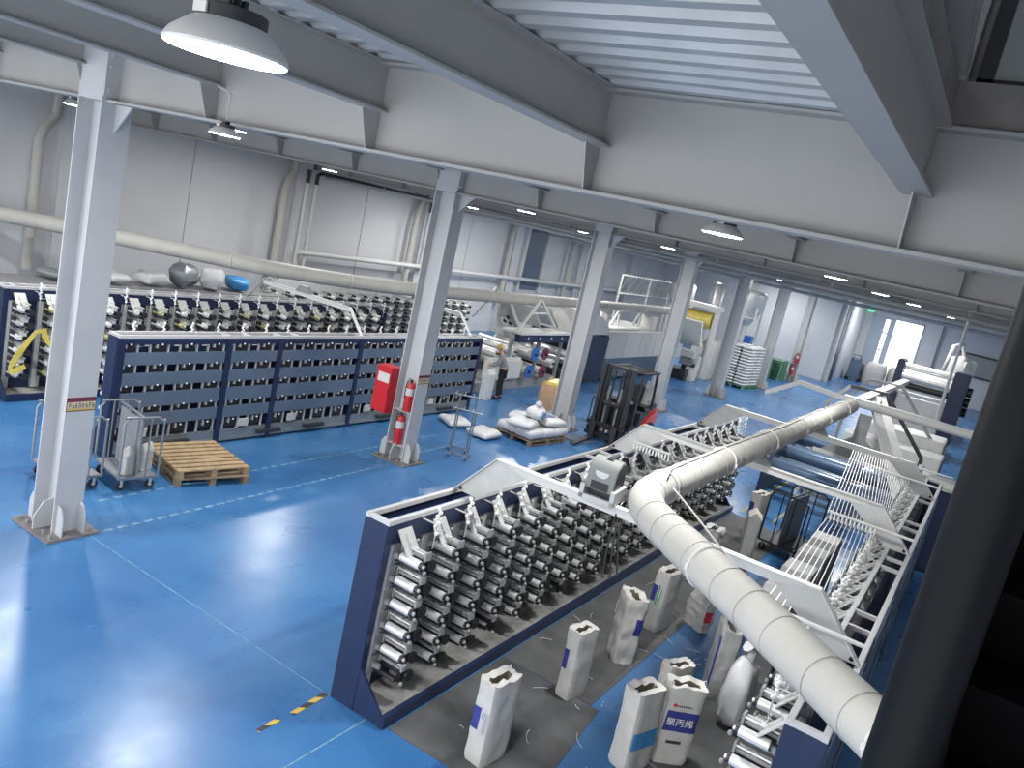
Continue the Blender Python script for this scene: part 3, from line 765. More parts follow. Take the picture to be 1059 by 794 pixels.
# mats first
def matt(lab, pts):
    b = MB(); b.prism([(x,y,0.001) for x,y in pts], (0,0,.008)); tag(b.build('rubber_mat', M['mat'], loc=(pts[0][0],pts[0][1],0)), lab, 'mat')
matt('dark rubber floor mat along the foreground rack, near piece', [(6.35,4.24),(8.6,4.24),(8.6,2.80),(6.4,2.55)])
matt('dark rubber floor mat along the foreground rack, long far piece', [(8.62,4.24),(18.8,4.24),(18.4,2.85),(8.62,2.92)])
matt('dark rubber floor mat along the right-hand rack', [(6.3,1.02),(13.6,1.02),(13.6,1.95),(6.3,1.95)])
rzA = math.radians(8)
open_sack('paper_sack', 'open white sack nearest the camera on the mat, blue patch on its left edge', (6.80,3.28,.009), math.radians(-8), seed=1, lean=(0,.02), h=.93, prints=(B1(13.2,17.5,.42,.68),('printed_lines','printgry',19.5,21.5,.40,.66),('printed_lines','printgrn',18.6,19.2,.58,.66)))
open_sack('paper_sack', 'slim open white sack with plain blue patch, second on the mat', (8.62,3.22,.009), math.radians(-12), w=.34, d=.22, seed=2, h=.90, lean=(-.02,.02), prints=(B1(13.6,17.2,.42,.70),))
t = open_sack('paper_sack', 'wrinkled white sack with crumpled top and wide blue print, third on the mat', (10.02,3.18,.009), math.radians(40), w=.36, d=.30, seed=3, h=.95, crumple=.03, prints=(B1(19.0,26.0,.46,.72),))
open_sack('paper_sack', 'creased white sack with green and blue stripes, fourth on the mat by the duct', (11.36,3.18,.009), math.radians(-10), w=.40, d=.25, seed=4, h=.95, lean=(.04,.0), prints=(B1(14.0,16.8,.50,.76),('printed_lines','printgrn',17.2,18.6,.45,.78),('printed_lines','printgrn',19.4,20.2,.45,.72)))
open_sack('paper_sack', 'dirty grey open sack leaning by the right-hand rack, behind the lettered sack', (10.30,1.92,.009), math.radians(25), w=.42, d=.26, seed=5, h=.95, lean=(.12,-.04), crumple=.022, tint='sackd', prints=(('printed_lines','printgry',14.5,19.5,.30,.52),B1(12.2,13.4,.2,.9)))
s6 = open_sack('paper_sack', 'white sack with large blue band and white lettering at the bottom right', (8.42,1.86,.009), math.radians(-54), w=.38, d=.26, seed=6, h=.95, lean=(.02,.0), crumple=.010, flare=1.05, prints=(B1(23.0,32.4,.44,.70),('printed_lines','printblk',24.6,29.0,.28,.32)))
open_sack('paper_sack', 'white open sack with lower blue print at the bottom edge, left of the lettered sack', (7.98,2.12,.009), math.radians(-20), w=.40, d=.27, seed=7, h=.94, lean=(-.02,.02), prints=(B1(22.5,30.5,.30,.52,'bluefilm'),))
open_sack('paper_sack', 'pale orange-edged open sack squeezed behind the lettered sack', (8.82,2.08,.009), math.radians(-30), w=.34, d=.2, seed=8, h=.93, string=False, prints=(('printed_lines','jumbo',12,16,.9,.97),))
glyphs(s6, '聚丙烯', (.0,-.146,.50), (PI/2,0,0), .105, 'cer')
glyphs(s6, 'PP-H', (-.05,-.143,.255), (PI/2,0,0), .05, 'printblk') if False else None
b = MB(); b.ball((-.10,-.137,.735),(.026,.006,.02),10,6); b.build('red_emblem', M['printred'], s6)
b = MB()
for k in range(6): b.box(-.06+.026*k,-.045+.026*k,-.142,-.138,.725,.742)
b.build('emblem_letters', M['printblk'], s6)
# far end of the aisle
open_sack('paper_sack', 'tall white sack before the hooped cart in the sack aisle', (15.6,3.05,.009), math.radians(15), w=.42, d=.26, seed=9, h=1.0, lean=(.1,0), closed=True)
open_sack('paper_sack', 'white sack with violet print standing beyond the hooped cart', (17.6,3.45,.009), math.radians(-10), w=.42, d=.26, seed=10, h=1.0, prints=(B1(14,18,.5,.8),))
open_sack('waste_bag', 'small crumpled translucent bag of scraps with a dark stick', (15.6,3.75,.009), 0, w=.36, d=.34, seed=11, h=.5, crumple=.06, tint='sackw', string=False)
open_sack('paper_sack', 'crumpled white sack lying half hidden under the duct, red print', (12.0,2.75,.009), math.radians(60), w=.4, d=.22, seed=12, h=.45, crumple=.035, closed=True, prints=(B1(14,20,.4,.8,'printred'),))
# shiny plastic bag hanging on the right-hand rack
def pillow(b, c, size, seed=0, p=2.6, nz=.02, R=None, nu=20, nv=10):
    vs = []; fs = []; c = Vector(c); h = Vector(size)/2
    def sp(v, e): return math.copysign(abs(v)**e, v)
    e = 2/p
    for i in range(nv+1):
        ph = -PI/2+PI*i/nv
        for k in range(nu):
            t = 2*PI*k/nu
            q = Vector((sp(math.cos(ph),e*1.0)*sp(math.cos(t),e*.7)*h.x, sp(math.cos(ph),e*1.0)*sp(math.sin(t),e*.7)*h.y, sp(math.sin(ph),1.0)*h.z))
            n = noise.noise(Vector((q.x*4+seed*7.3, q.y*4, q.z*6)))*nz+noise.noise(Vector((q.x*11+seed, q.y*11, q.z*9)))*nz*.5
            q += q.normalized()*n
            vs.append(c+(R@q if R else q))
    for i in range(nv):
        for k in range(nu): fs.append((i*nu+k, i*nu+(k+1)%nu, (i+1)*nu+(k+1)%nu, (i+1)*nu+k))
    return b.add(vs, fs)
t = thing('plastic_bag', 'shiny white plastic bag slumped against the right-hand rack', 'bag', (9.75,1.52,0))
b = MB(); pillow(b, (0,0,.47), (.52,.36,.94), seed=3, nz=.06); b.build('bag_body', M['sackw'], t)
b = MB(); b.tube([(.03,-.02,.88),(.08,-.04,1.0),(.02,.03,1.08)], [.06,.05,.09], 8); b.build('bag_neck', M['sackw'], t)

# ------------------------------------------------------------------ hoop carts
def hoop(b, x, y0, y1, z0, z1, r=.02):
    R = .10; P = [(x,y0,z0),(x,y0,z1-R)]+arc((x,y0,z1-R),(x,y0,z1),(x,y0+R,z1),5)[1:]+arc((x,y1-R,z1),(x,y1,z1),(x,y1,z1-R),5)+[(x,y1,z0)]
    b.tube(P, r, 8)
def cart(label, loc, rz, mt='mgrey', L=.95, W=.62, h=1.15, panel=True, load=None):
    t = thing('hoop_cart', label, 'cart', loc, rz)
    b = MB(); b.box(-L/2,L/2,-W/2,W/2,.20,.24); b.build('platform', M[mt], t, bevel=.004)
    for x in (-L/2,L/2):
        b = MB(); hoop(b, x, -W/2, W/2, .22, h); e = b.build('hoop', M[mt], t)
        b = MB()
        for y in (-W/6, W/6): b.cyl((x,y,.24),(x,y,h-.01),.014,n=8)
        b.build('upright', M[mt], e)
    for sx in (-1,1):
        for sy in (-1,1):
            b = MB(); x, y = sx*(L/2-.08), sy*(W/2-.08)
            b.mat(0).cyl((x-.018,y,.075),(x+.018,y,.075),.075,n=16); b.mat(1).cyl((x-.021,y,.075),(x+.021,y,.075),.03,n=10)
            b.mat(1).prism([(x-.03,y-.03,.20),(x-.03,y+.03,.20),(x-.03,y+.012,.06),(x-.03,y-.012,.06)],(.006,0,0)); b.mat(1).prism([(x+.024,y-.03,.20),(x+.024,y+.03,.20),(x+.024,y+.012,.06),(x+.024,y-.012,.06)],(.006,0,0))
            b.build('caster', [M['dark'], M['alu']], t)
    if panel:
        b = MB(); b.box(-L/2+.05,L/2-.05,-.012,.012,.24,h-.08); b.build('divider_panel', M['grey'], t)
        b = MB(); b.bar((-L/2,0,h-.02),(L/2,0,h-.02),.03,.03); b.build('top_bar', M[mt], t)
    return t
cart('grey hoop cart with a divider panel, beside the nearest column and left of the pallets', (7.78,11.33,0), math.radians(80), h=1.24)
cart('grey hoop cart half hidden behind the nearest column', (6.98,11.65,0), math.radians(86), h=1.2, panel=False)
cart('dark hoop cart with tall divider in the far sack aisle', (17.5,2.65,0), math.radians(-8), h=1.3, L=1.25, W=.8, mt='dark')
for k,(x,y,z,lab) in enumerate([(7.62,11.05,.245,'white sack standing in the grey cart, left of the divider'),(7.95,11.10,.245,'white sack standing in the grey cart, right of the divider')]):
    open_sack('paper_sack', lab, (x,y,z), .3, w=.22, d=.12, h=.36, seed=20+k, closed=True)
# grey cabinets along the right-hand rack
for k in range(4):
    t = thing('control_cabinet', 'grey control cabinet with black knobs by the tapes, %s from the camera' % ordinal(k), 'cabinet', (11.6+1.05*k,1.62,0))
    b = MB(); b.prism([(-.42,-.22,0),(.42,-.22,0),(.42,-.22,1.22),(.25,-.22,1.36),(-.30,-.22,1.36),(-.42,-.22,1.22)],(0,.44,0)); b.build('body', M['grey'], t, bevel=.01)
    for q,(u,z) in enumerate(((-.28,1.29),(.24,1.3),(.12,1.05),(-.25,.9))):
        b = MB(); b.cyl((u,.22,z-.1),(u,.25,z-.1),.035,n=10); b.build('knob', M['black'], t)

# ------------------------------------------------------------------ pallets
def pallet(label, loc, rz, L=1.25, W=1.1, mt='wood', slats=7, group=None, nm='pallet', dk=None):
    t = thing(nm, label, 'pallet', loc, rz, group)
    w = L/slats*.72
    for k in range(slats):
        x = -L/2+w/2+(L-w)*k/(slats-1); b = MB(); b.box(x-w/2,x+w/2,-W/2,W/2,.122,.144); b.build('deck_board', M[mt], t)
    for y in (-W/2+.05,0,W/2-.05):
        b = MB(); b.box(-L/2,L/2,y-.045,y+.045,.10,.122); b.build('stringer', M[mt], t)
        b = MB(); b.box(-L/2,L/2,y-.05,y+.05,0,.02); b.build('bottom_board', M[dk or mt], t)
        for x in (-L/2+.07,0,L/2-.07):
            b = MB(); b.box(x-.07,x+.07,y-.045,y+.045,.02,.10); b.build('block', M[dk or mt], t)
    return t
pallet('light wooden pallet on top of the stack of two before the blue panels', (9.10,11.27,.146), math.radians(78), L=1.40, W=1.28, slats=8)
pallet('weathered wooden pallet at the bottom of the stack of two', (9.12,11.22,0), math.radians(74), L=1.38, W=1.28, slats=8, mt='woodgr')
pallet('dark wooden pallet under the pile of white sacks', (18.75,9.95,0), math.radians(-6), L=1.75, W=1.2, mt='woodgr')
def lying(name, label, loc, size, rz, seed, tint='sackw', group=None, nz=.03, prt=None, p=4.5):
    t = thing(name, label, 'sack', loc, rz, group)
    b = MB(); pillow(b, (0,0,size[2]/2), size, seed=seed, nz=nz, p=p); b.build('sack_body', M[tint], t)
    if prt:
        b = MB(); b.box(-size[0]*.2,size[0]*.2,-size[1]*.2,size[1]*.15,size[2]*.995,size[2]+.012); b.build('printed_panel', M[prt], t)
    return t
n = 0
pl = ['lower sack of the pile at the pallet corner nearest the forklift','lower sack of the pile at the near middle of the pallet','lower sack of the pile at the left end of the pallet','lower rear sack of the pile by the column','lower rear middle sack of the pile','lower rear left sack of the pile']
for j,(dx,dy) in enumerate([(.55,-.3),(0,-.3),(-.55,-.3),(.55,.3),(0,.3),(-.55,.3)]):
    lying('filled_sack', 'white '+pl[j], (18.75+dx*math.cos(-.1)-dy*math.sin(-.1),9.95+dx*math.sin(-.1)+dy*math.cos(-.1),.15), (.62,.64,.25), -.1, 30+j, p=7)
lying('filled_sack', 'white sack with blue print lying on the pile nearest the forklift', (19.2,9.85,.395), (.86,.95,.22), -.25, 40, prt='print')
lying('filled_sack', 'white sack lying on the pile at its rear', (18.6,10.35,.395), (.55,.5,.22), .2, 41)
lying('filled_sack', 'crumpled white sack drooping off the left end of the pile', (18.12,9.95,.39), (.7,.75,.2), .2, 42, nz=.05)
t = thing('plastic_bag', 'knotted clear bag with blue print on top of the sack pile', 'bag', (18.62,9.85,.56))
b = MB(); pillow(b, (0,0,.17), (.55,.5,.36), seed=5, nz=.07); b.ball((0,0,.40),(.12,.1,.1),8,6); b.build('bag_body', M['sackw'], t)
b = MB(); b.obox((.05,-.22,.16),(.26,.03,.2),Matrix.Rotation(.2,3,'Z')); b.build('printed_panel', M['bluefilm'], t)
for k,(x,y) in enumerate([(17.25,10.5),(17.3,11.5)]):
    lying('film_sheet', ['crumpled white film on the floor left of the sack pile','crumpled white film behind the hooked stand'][k], (x,y,.0), (.8,.7,.22), k*1.1, 50+k, nz=.07)
# jumbo bags
def jumbo(label, loc, size, rz, mt, inner, seed):
    t = thing('bulk_bag', label, 'bulk bag', loc, rz)
    b = MB(); nr = 12; base = rrect(1,1,9,4.5); N = len(base); vs = []; fs = []
    for i in range(nr+1):
        u = i/nr
        for k in range(N):
            x, y = base[k]; s = 1-.10*max(0,(u-.75)/.25)**2+.05*math.sin(u*PI)
            q = Vector((x*size[0]*s, y*size[1]*s, u*size[2])); nz = noise.noise(q*5+Vector((seed,0,0)))*.05
            vs.append(q+Vector((x,y,.3))*nz)
    for i in range(nr):
        for k in range(N): fs.append((i*N+k,i*N+(k+1)%N,(i+1)*N+(k+1)%N,(i+1)*N+k))
    fs.append(tuple(range(N-1,-1,-1))); b.add(vs, fs); b.build('bag_body', M[mt], t)
    b = MB(); pillow(b, (0,0,size[2]*.92), (size[0]*.92,size[1]*.92,size[2]*.34), seed=seed, nz=.08); b.build('liner', M[inner], t)
    for sx in (-1,1):
        for sy in (-1,1):
            b = MB(); b.tube([(sx*size[0]*.36,sy*size[1]*.36,size[2]*.96),(sx*size[0]*.42,sy*size[1]*.40,size[2]*1.08),(sx*size[0]*.28,sy*size[1]*.44,size[2]*.98)],.02,6); b.build('lifting_loop', M[mt], t)
    return t
jumbo('tan bulk bag with yellow liner beside the third column', (22.3,11.25,0), (1.0,1.0,.95), .2, 'jumbo', 'yellow', 3)
jumbo('white bulk bag before the bright doorway, left one', (63.6,7.3,0), (1.5,1.5,1.5), .1, 'sack', 'sackw', 5)
jumbo('white bulk bag before the bright doorway, right one', (64.2,5.7,0), (1.5,1.5,1.5), .3, 'sack', 'sackw', 8)
# tall wrapped stack of sacks
pallet('green pallet under the tall wrapped stack of white sacks', (41.55,10.85,0), math.radians(-6), L=2.1, W=1.35, mt='green')
ps = MB(); pillow(ps, (0,0,.082), (1.0,.64,.172), seed=4, nz=.012, p=4.5); pm = ps.mesh('filled_sack', M['sackw'])
for j in range(13):
    for a in range(2):
        for c_ in range(2):
            o = bpy.data.objects.new('filled_sack', pm); COL.objects.link(o)
            dx, dy = -.505+1.01*a, -.33+.66*c_
            o.location = (41.55+dx*math.cos(-.1)-dy*math.sin(-.1)+random.uniform(-.02,.02), 10.85+dx*math.sin(-.1)+dy*math.cos(-.1), .146+.155*j); o.rotation_euler = (0,0,-.1+random.uniform(-.02,.02)+(PI if j%2 else 0))
            tag(o, 'filled white sack in the tall wrapped stack behind the fifth column', 'sack', 'white sacks in the tall wrapped stack')
for k in range(8):
    pallet('green plastic pallet in the stack of eight before the far wall, %s from the floor' % ordinal(k), (50.4-.9,11.15,.15*k), 0, L=1.5, W=1.25, mt='green', slats=6)

# ------------------------------------------------------------------ fire equipment
t = thing('fire_cabinet', 'red fire cabinet with white label hung left of the second column', 'fire cabinet', (13.2, 10.685, .98))
b = MB(); b.box(-.17,.17,-.21,.21,0,1.0); b.build('body', M['red'], t, bevel=.012)
b = MB(); b.box(-.178,-.17,-.20,.20,.02,.98); b.build('door', M['red'], t, bevel=.003)
b = MB(); b.box(-.181,-.178,-.17,.14,.66,.86); b.build('label', M['white'], t)
b = MB(); b.box(-.185,-.178,-.20,-.185,.4,.55); b.build('handle', M['dark'], t)
def extinguisher(label, loc, group=None, h=.62):
    t = thing('fire_extinguisher', label, 'fire extinguisher', loc, 0, group)
    b = MB(); b.lathe([(.085,0),(.092,.02),(.092,h-.12),(.07,h-.04),(.03,h)],(0,0,0),20); b.build('cylinder', M['red'], t)
    b = MB(); b.lathe([(.0935,h*.56),(.0935,h*.80)],(0,0,0),20,cap=False); b.build('label', M['white'], t)
    b = MB(); b.cyl((0,0,h),(0,0,h+.05),.028,n=10); b.bar((-.02,0,h+.05),(-.13,0,h+.09),.02,.012); b.bar((-.02,0,h+.03),(-.12,0,h+.04),.02,.01); b.build('valve', M['black'], t)
    b = MB(); b.tube([(0,.02,h+.02),(0,.10,h),(0,.125,h-.1),(0,.12,h*.4)],.012,6); b.build('hose', M['black'], t)
    return t
def shelf(x, z, lab):
    b = MB(); b.box(x-.2,x-.012,CY-.235,CY+.235,z-.012,z); tag(b.build('column_shelf', M['steel'], loc=(x,CY,z)), lab, 'shelf')
for x, i in ((CX[1],1),(CX[6],6)):
    w_ = 'second' if i == 1 else 'seventh'
    shelf(x, 1.12, 'steel shelf under the upper extinguisher on the %s column' % w_)
    shelf(x, .36, 'steel shelf under the lower extinguisher on the %s column' % w_)
    extinguisher('upper red fire extinguisher in the web of the %s column' % w_, (x-.115,CY-.05,1.12), h=.64)
    extinguisher('lower red fire extinguisher in the web of the %s column' % w_, (x-.115,CY+.04,.36), h=.64)

# ------------------------------------------------------------------ hooked stands
def stand(label, loc, rz, h):
    t = thing('hook_stand', label, 'stand', loc, rz)
    for y in (-.2,.2):
        b = MB(); b.cyl((0,y,.06),(0,y,h),.017,n=8); b.build('post', M['mgrey'], t)
    b = MB(); b.cyl((0,-.34,h),(0,.34,h),.018,n=8); b.build('crossbar', M['mgrey'], t)
    for k,y in enumerate((-.3,-.1,.1,.3)):
        b = MB(); b.cyl((0,y,h),(.2,y,h+.04),.011,n=6); b.build('hook', M['mgrey'], t)
    b = MB(); b.bar((-.25,-.2,.05),(.25,-.2,.05),.03,.03); b.bar((-.25,.2,.05),(.25,.2,.05),.03,.03); b.bar((0,-.2,.05),(0,.2,.05),.03,.03); b.build('foot', M['mgrey'], t)
    for sx in (-.24,.24):
        for y in (-.2,.2):
            b = MB(); b.cyl((sx,y-.012,.025),(sx,y+.012,.025),.025,n=10); b.build('caster', M['black'], t)
stand('tall grey tube stand with hooks, the rear one beside the second column', (15.55,10.1,0), .5, 1.32)
stand('shorter grey tube stand with hooks, the front one beside the second column', (15.1,9.75,0), .4, 1.1)

# ------------------------------------------------------------------ forklift (forward = -x)
t = thing('forklift', 'black and red forklift with tall mast facing the sack pile', 'forklift', (20.95,8.8,0), math.radians(4)); t.scale = (1.3,1.1,1.0)
b = MB(); b.prism([(1.05,-.5,.30),(2.25,-.5,.32),(2.32,-.5,.62),(2.22,-.5,.86),(1.8,-.5,.80),(1.35,-.5,.58),(1.05,-.5,.45)],(0,1.0,0)); b.build('counterweight', M['orange'], t, bevel=.05)
b = MB(); b.prism([(.42,-.5,.25),(1.10,-.5,.25),(1.10,-.5,.55),(1.4,-.5,.78),(1.4,-.5,.88),(.95,-.5,.88),(.85,-.5,.5),(.55,-.5,.5),(.5,-.5,.95),(.42,-.5,.95)],(0,1.0,0)); b.build('chassis', M['dark'], t, bevel=.015)
b = MB(); b.box(.3,.42,-.5,.5,.28,.42); b.build('front_fender', M['orange'], t)
b = MB(); b.prism([(1.3,-.46,.6),(1.8,-.46,.82),(2.18,-.46,.88),(2.15,-.46,1.04),(1.2,-.46,1.02)],(0,.92,0)); b.build('engine_hood', M['black'], t, bevel=.03)
b = MB(); b.prism([(.42,-.46,.9),(.42,-.46,1.2),(.62,-.46,1.25),(.75,-.46,.9)],(0,.92,0)); b.build('dashboard', M['black'], t, bevel=.02)
for q,y in enumerate((-.12,0,.12)):
    b = MB(); b.cyl((.6,y-.25,1.2),(.56,y-.25,1.42),.012,n=6); b.ball((.56,y-.25,1.43),.022); b.build('lever', M['black'], t)
for s_ in (-.1,.1):
    b = MB(); b.bar((.05,s_,.5),(.05,s_,2.1),.04,.02); b.build('chain', M['black'], t)
for (x,r_) in ((.35,.30),(1.85,.24)):
    for s in (-1,1):
        b = MB(); y = s*.46
        b.mat(0).cyl((x,y-.1,r_),(x,y+.1,r_),r_,n=24); b.mat(1).cyl((x,y-.105,r_),(x,y+.105,r_),r_*.55,n=16); b.build('wheel',[M['black'],M['lgrey']],t)
for s in (-1,1):
    b = MB(); b.box(-.02,.10,s*.40-.05,s*.40+.05,.08,2.26); e = b.build('mast_rail', M['dark'], t)
    b = MB(); b.box(.0,.08,s*.28-.04,s*.28+.04,.12,2.2); b.build('inner_mast', M['black'], e)
    b = MB(); b.cyl((.06,s*.16,.2),(.06,s*.16,1.6),.035,n=10); b.build('lift_cylinder', M['grey'], e)
for z in (.2,1.1,2.2): b = MB(); b.box(.02,.09,-.42,.42,z-.05,z+.05); b.build('mast_crossbar', M['dark'], t)
b = MB(); b.box(-.12,-.06,-.52,.52,.14,.24); b.box(-.12,-.06,-.52,.52,.46,.56)
for y in (-.3,0,.3): b.box(-.09,-.06,y-.03,y+.03,.24,.46)
b.build('carriage', M['black'], t)
b = MB()
for y in (-.5,-.25,0,.25,.5): b.box(-.10,-.075,y-.012,y+.012,.56,1.22)
b.box(-.10,-.075,-.51,.51,1.2,1.23); b.build('load_backrest', M['black'], t)
for s in (-1,1):
    b = MB(); y = s*.3; b.prism([(-.12,y-.06,.56),(-.165,y-.06,.56),(-.165,y-.06,.10),(-1.15,y-.06,.06),(-1.15,y-.06,.05),(-.12,y-.06,.05)],(0,.12,0)); b.build('fork', M['dark'], t)
for (x0,x1_) in ((.45,.62),(1.75,1.95)):
    for s in (-1,1):
        b = MB(); b.bar((x0,s*.46,.9),(x1_ if x0 < 1 else x0-.10,s*.44,2.08),.06,.06,up=(1,0,0)); b.build('guard_post', M['dark'], t)
b = MB(); b.bar((.60,-.46,2.1),(1.72,-.46,2.06),.06,.06); b.bar((.60,.46,2.1),(1.72,.46,2.06),.06,.06)
for k in range(7): b.bar((.60+.185*k,-.46,2.1-.006*k),(.60+.185*k,.46,2.1-.006*k),.035,.05)
b.build('overhead_guard', M['black'], t)
b = MB(); b.box(1.05,1.5,-.24,.24,1.0,1.1); b.obox((1.5,0,1.33),(.10,.46,.52),Matrix.Rotation(.15,3,'Y')); b.build('seat', M['black'], t, bevel=.03)
b = MB(); b.tube([(.78+.08*math.cos(a_*PI/8)*.5,.17*math.sin(a_*PI/8),1.28+.17*math.cos(a_*PI/8)*.6) for a_ in range(16)],.016,6,closed=True); b.cyl((.6,0,.9),(.78,0,1.27),.025,n=8); b.build('steering_wheel', M['black'], t)
b = MB(); b.prism([(1.62,-.30,1.0),(1.75,-.34,1.6),(1.68,-.2,1.75),(1.55,-.1,1.02)],(0,-.05,0)); b.build('hanging_cloth', M['lgrey'], t)
b = MB(); b.box(-1.25,-.2,-.55,.55,.055,.075); b.build('fork_plate', M['dark'], None) if False else None

# ------------------------------------------------------------------ person
def skin_mesh(name, verts, edges, radii, mat, parent=None, sub=2, loc=None):
    me = bpy.data.meshes.new(name); me.from_pydata(verts, edges, []); o = bpy.data.objects.new(name, me); COL.objects.link(o)
    m = o.modifiers.new('s','SKIN'); m.use_smooth_shade = True
    for i, r_ in enumerate(radii):
        r_ = r_ if isinstance(r_, tuple) else (r_, r_); me.skin_vertices[0].data[i].radius = r_
    for i in range(len(radii)): me.skin_vertices[0].data[i].use_root = (i == 0)
    m2 = o.modifiers.new('u','SUBSURF'); m2.levels = sub; m2.render_levels = sub
    dg = bpy.context.evaluated_depsgraph_get(); n = bpy.data.meshes.new_from_object(o.evaluated_get(dg))
    bpy.data.objects.remove(o); n.materials.clear(); n.materials.append(mat)
    for p in n.polygons: p.use_smooth = True; p.material_index = 0
    o = bpy.data.objects.new(name, n); COL.objects.link(o)
    if parent: o.parent = parent
    return o
# faces -x (local), bending slightly forward; base at the feet
pt_ = thing('person', 'person in grey long-sleeved shirt, black trousers and straw hat stooping beside the blue panels', 'person', (21.55,12.92,0), math.radians(-62))
Vv = [(0,0,.90),(-.02,0,1.08),(-.10,0,1.30),(-.16,0,1.42),(-.20,0,1.49),(-.235,0,1.56),(-.25,0,1.64),
      (-.14,.19,1.38),(-.20,.25,1.12),(-.42,.17,1.02),(-.49,.14,1.0),(-.14,-.19,1.38),(-.20,-.25,1.12),(-.42,-.17,1.02),(-.49,-.14,1.0),
      (.0,.10,.86),(.0,.11,.48),(.05,.12,.09),(-.05,.13,.04),(.0,-.10,.86),(-.06,-.11,.48),(-.02,-.12,.09),(-.13,-.13,.04)]
Ee = [(0,1),(1,2),(2,3),(3,4),(4,5),(5,6),(2,7),(7,8),(8,9),(9,10),(2,11),(11,12),(12,13),(13,14),(0,15),(15,16),(16,17),(17,18),(0,19),(19,20),(20,21),(21,22)]
Rr = [(.11,.14),(.11,.13),(.12,.16),.07,.05,(.08,.07),(.085,.075),.06,.045,.036,.03,.06,.045,.036,.03,.085,.055,.04,.035,.085,.055,.04,.035]
skin_mesh('body', Vv, Ee, Rr, M['skin'], pt_)
sv = [0,1,2,3,7,8,9,11,12,13]; mp = {v_:i for i,v_ in enumerate(sv)}
skin_mesh('shirt', [Vv[i] for i in sv], [(mp[a],mp[c]) for a,c in Ee if a in mp and c in mp], [(.135,.165),(.13,.155),(.145,.185),.075,.085,.065,.05,.085,.065,.05], M['shirt'], pt_)
sv = [0,15,16,17,19,20,21]; mp = {v_:i for i,v_ in enumerate(sv)}
skin_mesh('trousers', [Vv[i] for i in sv], [(mp[a],mp[c]) for a,c in Ee if a in mp and c in mp], [(.13,.155),.105,.075,.06,.105,.075,.06], M['trous'], pt_)
for s,x in ((1,-.02),(-1,-.10)):
    b = MB(); b.ball((x,s*.125,.045),(.14,.05,.045),10,6); b.build('shoe', M['trous'], pt_)
    b = MB()
    for q in range(4): b.tube([(-.49,s*(.13+.012*q-.02),1.0),(-.53,s*(.13+.012*q-.02),.985),(-.55,s*(.13+.012*q-.02),.96)],[.009,.009,.007],6)
    b.tube([(-.48,s*.11,1.01),(-.51,s*.085,1.0)],.010,6); b.build('fingers', M['skin'], pt_)
b = MB(); b.lathe([(.16,.0),(.155,.012),(.10,.02),(.095,.07),(.05,.10),(.0,.105)],(-.25,0,1.64),16,cap=False); b.build('hat', M['hair'], pt_)
b = MB(); b.ball((-.335,0,1.585),(.018,.014,.02),6,5); b.build('nose', M['skin'], pt_)
b = MB()
for s in (-1,1): b.ball((-.31,s*.033,1.615),(.01,.013,.008),6,5)
b.build('eyes', M['black'], pt_)
for s in (-1,1):
    b = MB(); b.ball((-.24,s*.078,1.60),(.02,.01,.03),6,5); b.build('ear', M['skin'], pt_)
b = MB(); b.ball((-.325,0,1.545),(.008,.022,.006),6,5); b.build('mouth', M['maroon'], pt_)
t = open_sack('paper_sack', 'white sack standing at the feet of the stooping person', (20.9,13.0,0), .2, w=.42, d=.3, h=.85, seed=60, closed=True, tint='sackw')

# ------------------------------------------------------------------ blower on the first bridge
t = thing('blower_box', 'grey arched blower box sitting on the near bridge frame, cables dangling', 'blower', (7.85,3.15,2.775), math.radians(6))
b = MB(); A_ = [(-.17,.0),(.17,.0)]; pr = [(-.17,0,.10),(-.17,0,.30)]
prof = [(.17*math.cos(PI-PI*i/10), .30+.16*math.sin(PI*i/10)) for i in range(11)]
b.prism([(-.17,-.16,.12)]+[(x,-.16,z) for x,z in prof]+[(.17,-.16,.12)],(0,.32,0)); b.build('hood', M['bgrey'], t, bevel=.008)
b = MB(); b.box(-.20,.20,-.2,-.15,.0,.16); b.box(-.20,.20,.15,.2,.0,.16); b.box(-.2,-.15,-.2,.2,0,.05); b.box(.15,.2,-.2,.2,0,.05); b.build('mount', M['lgrey'], t)
b = MB(); b.box(-.08,.08,-.13,.13,.03,.13); b.build('motor', M['dark'], t)
b = MB(); b.prism([(x*.86,-.166,.13+(z-.13)*.93) for x,z in [(-.17,.14)]+prof+[(.17,.14)]],(0,.006,0)); b.build('side_panel', M['dark'], t)
b = MB(); b.box(-.06,.06,-.05,.02,.455,.464); b.build('vent_slot', M['black'], t)
b = MB(); b.prism([(-.176,.08*math.cos(PI*q/8),.33-.07*math.sin(PI*q/8)) for q in range(9)],(.005,0,0)); b.build('front_label', M['white'], t)
b = MB(); b.box(-.176,-.165,-.10,.10,.13,.22); b.build('inlet', M['black'], t)
for k,(dx,dy) in enumerate(((-.25,-.3),(.05,-.45),(-.1,-.6))):
    b = MB(); P = arc((-.12+.08*k,-.18,.05),(-.25+.1*k,-.30-.05*k,-.75),(.16+.07*k,-.24,.02),14); b.tube(P,.011,6); b.build('cable', M['black'], t)

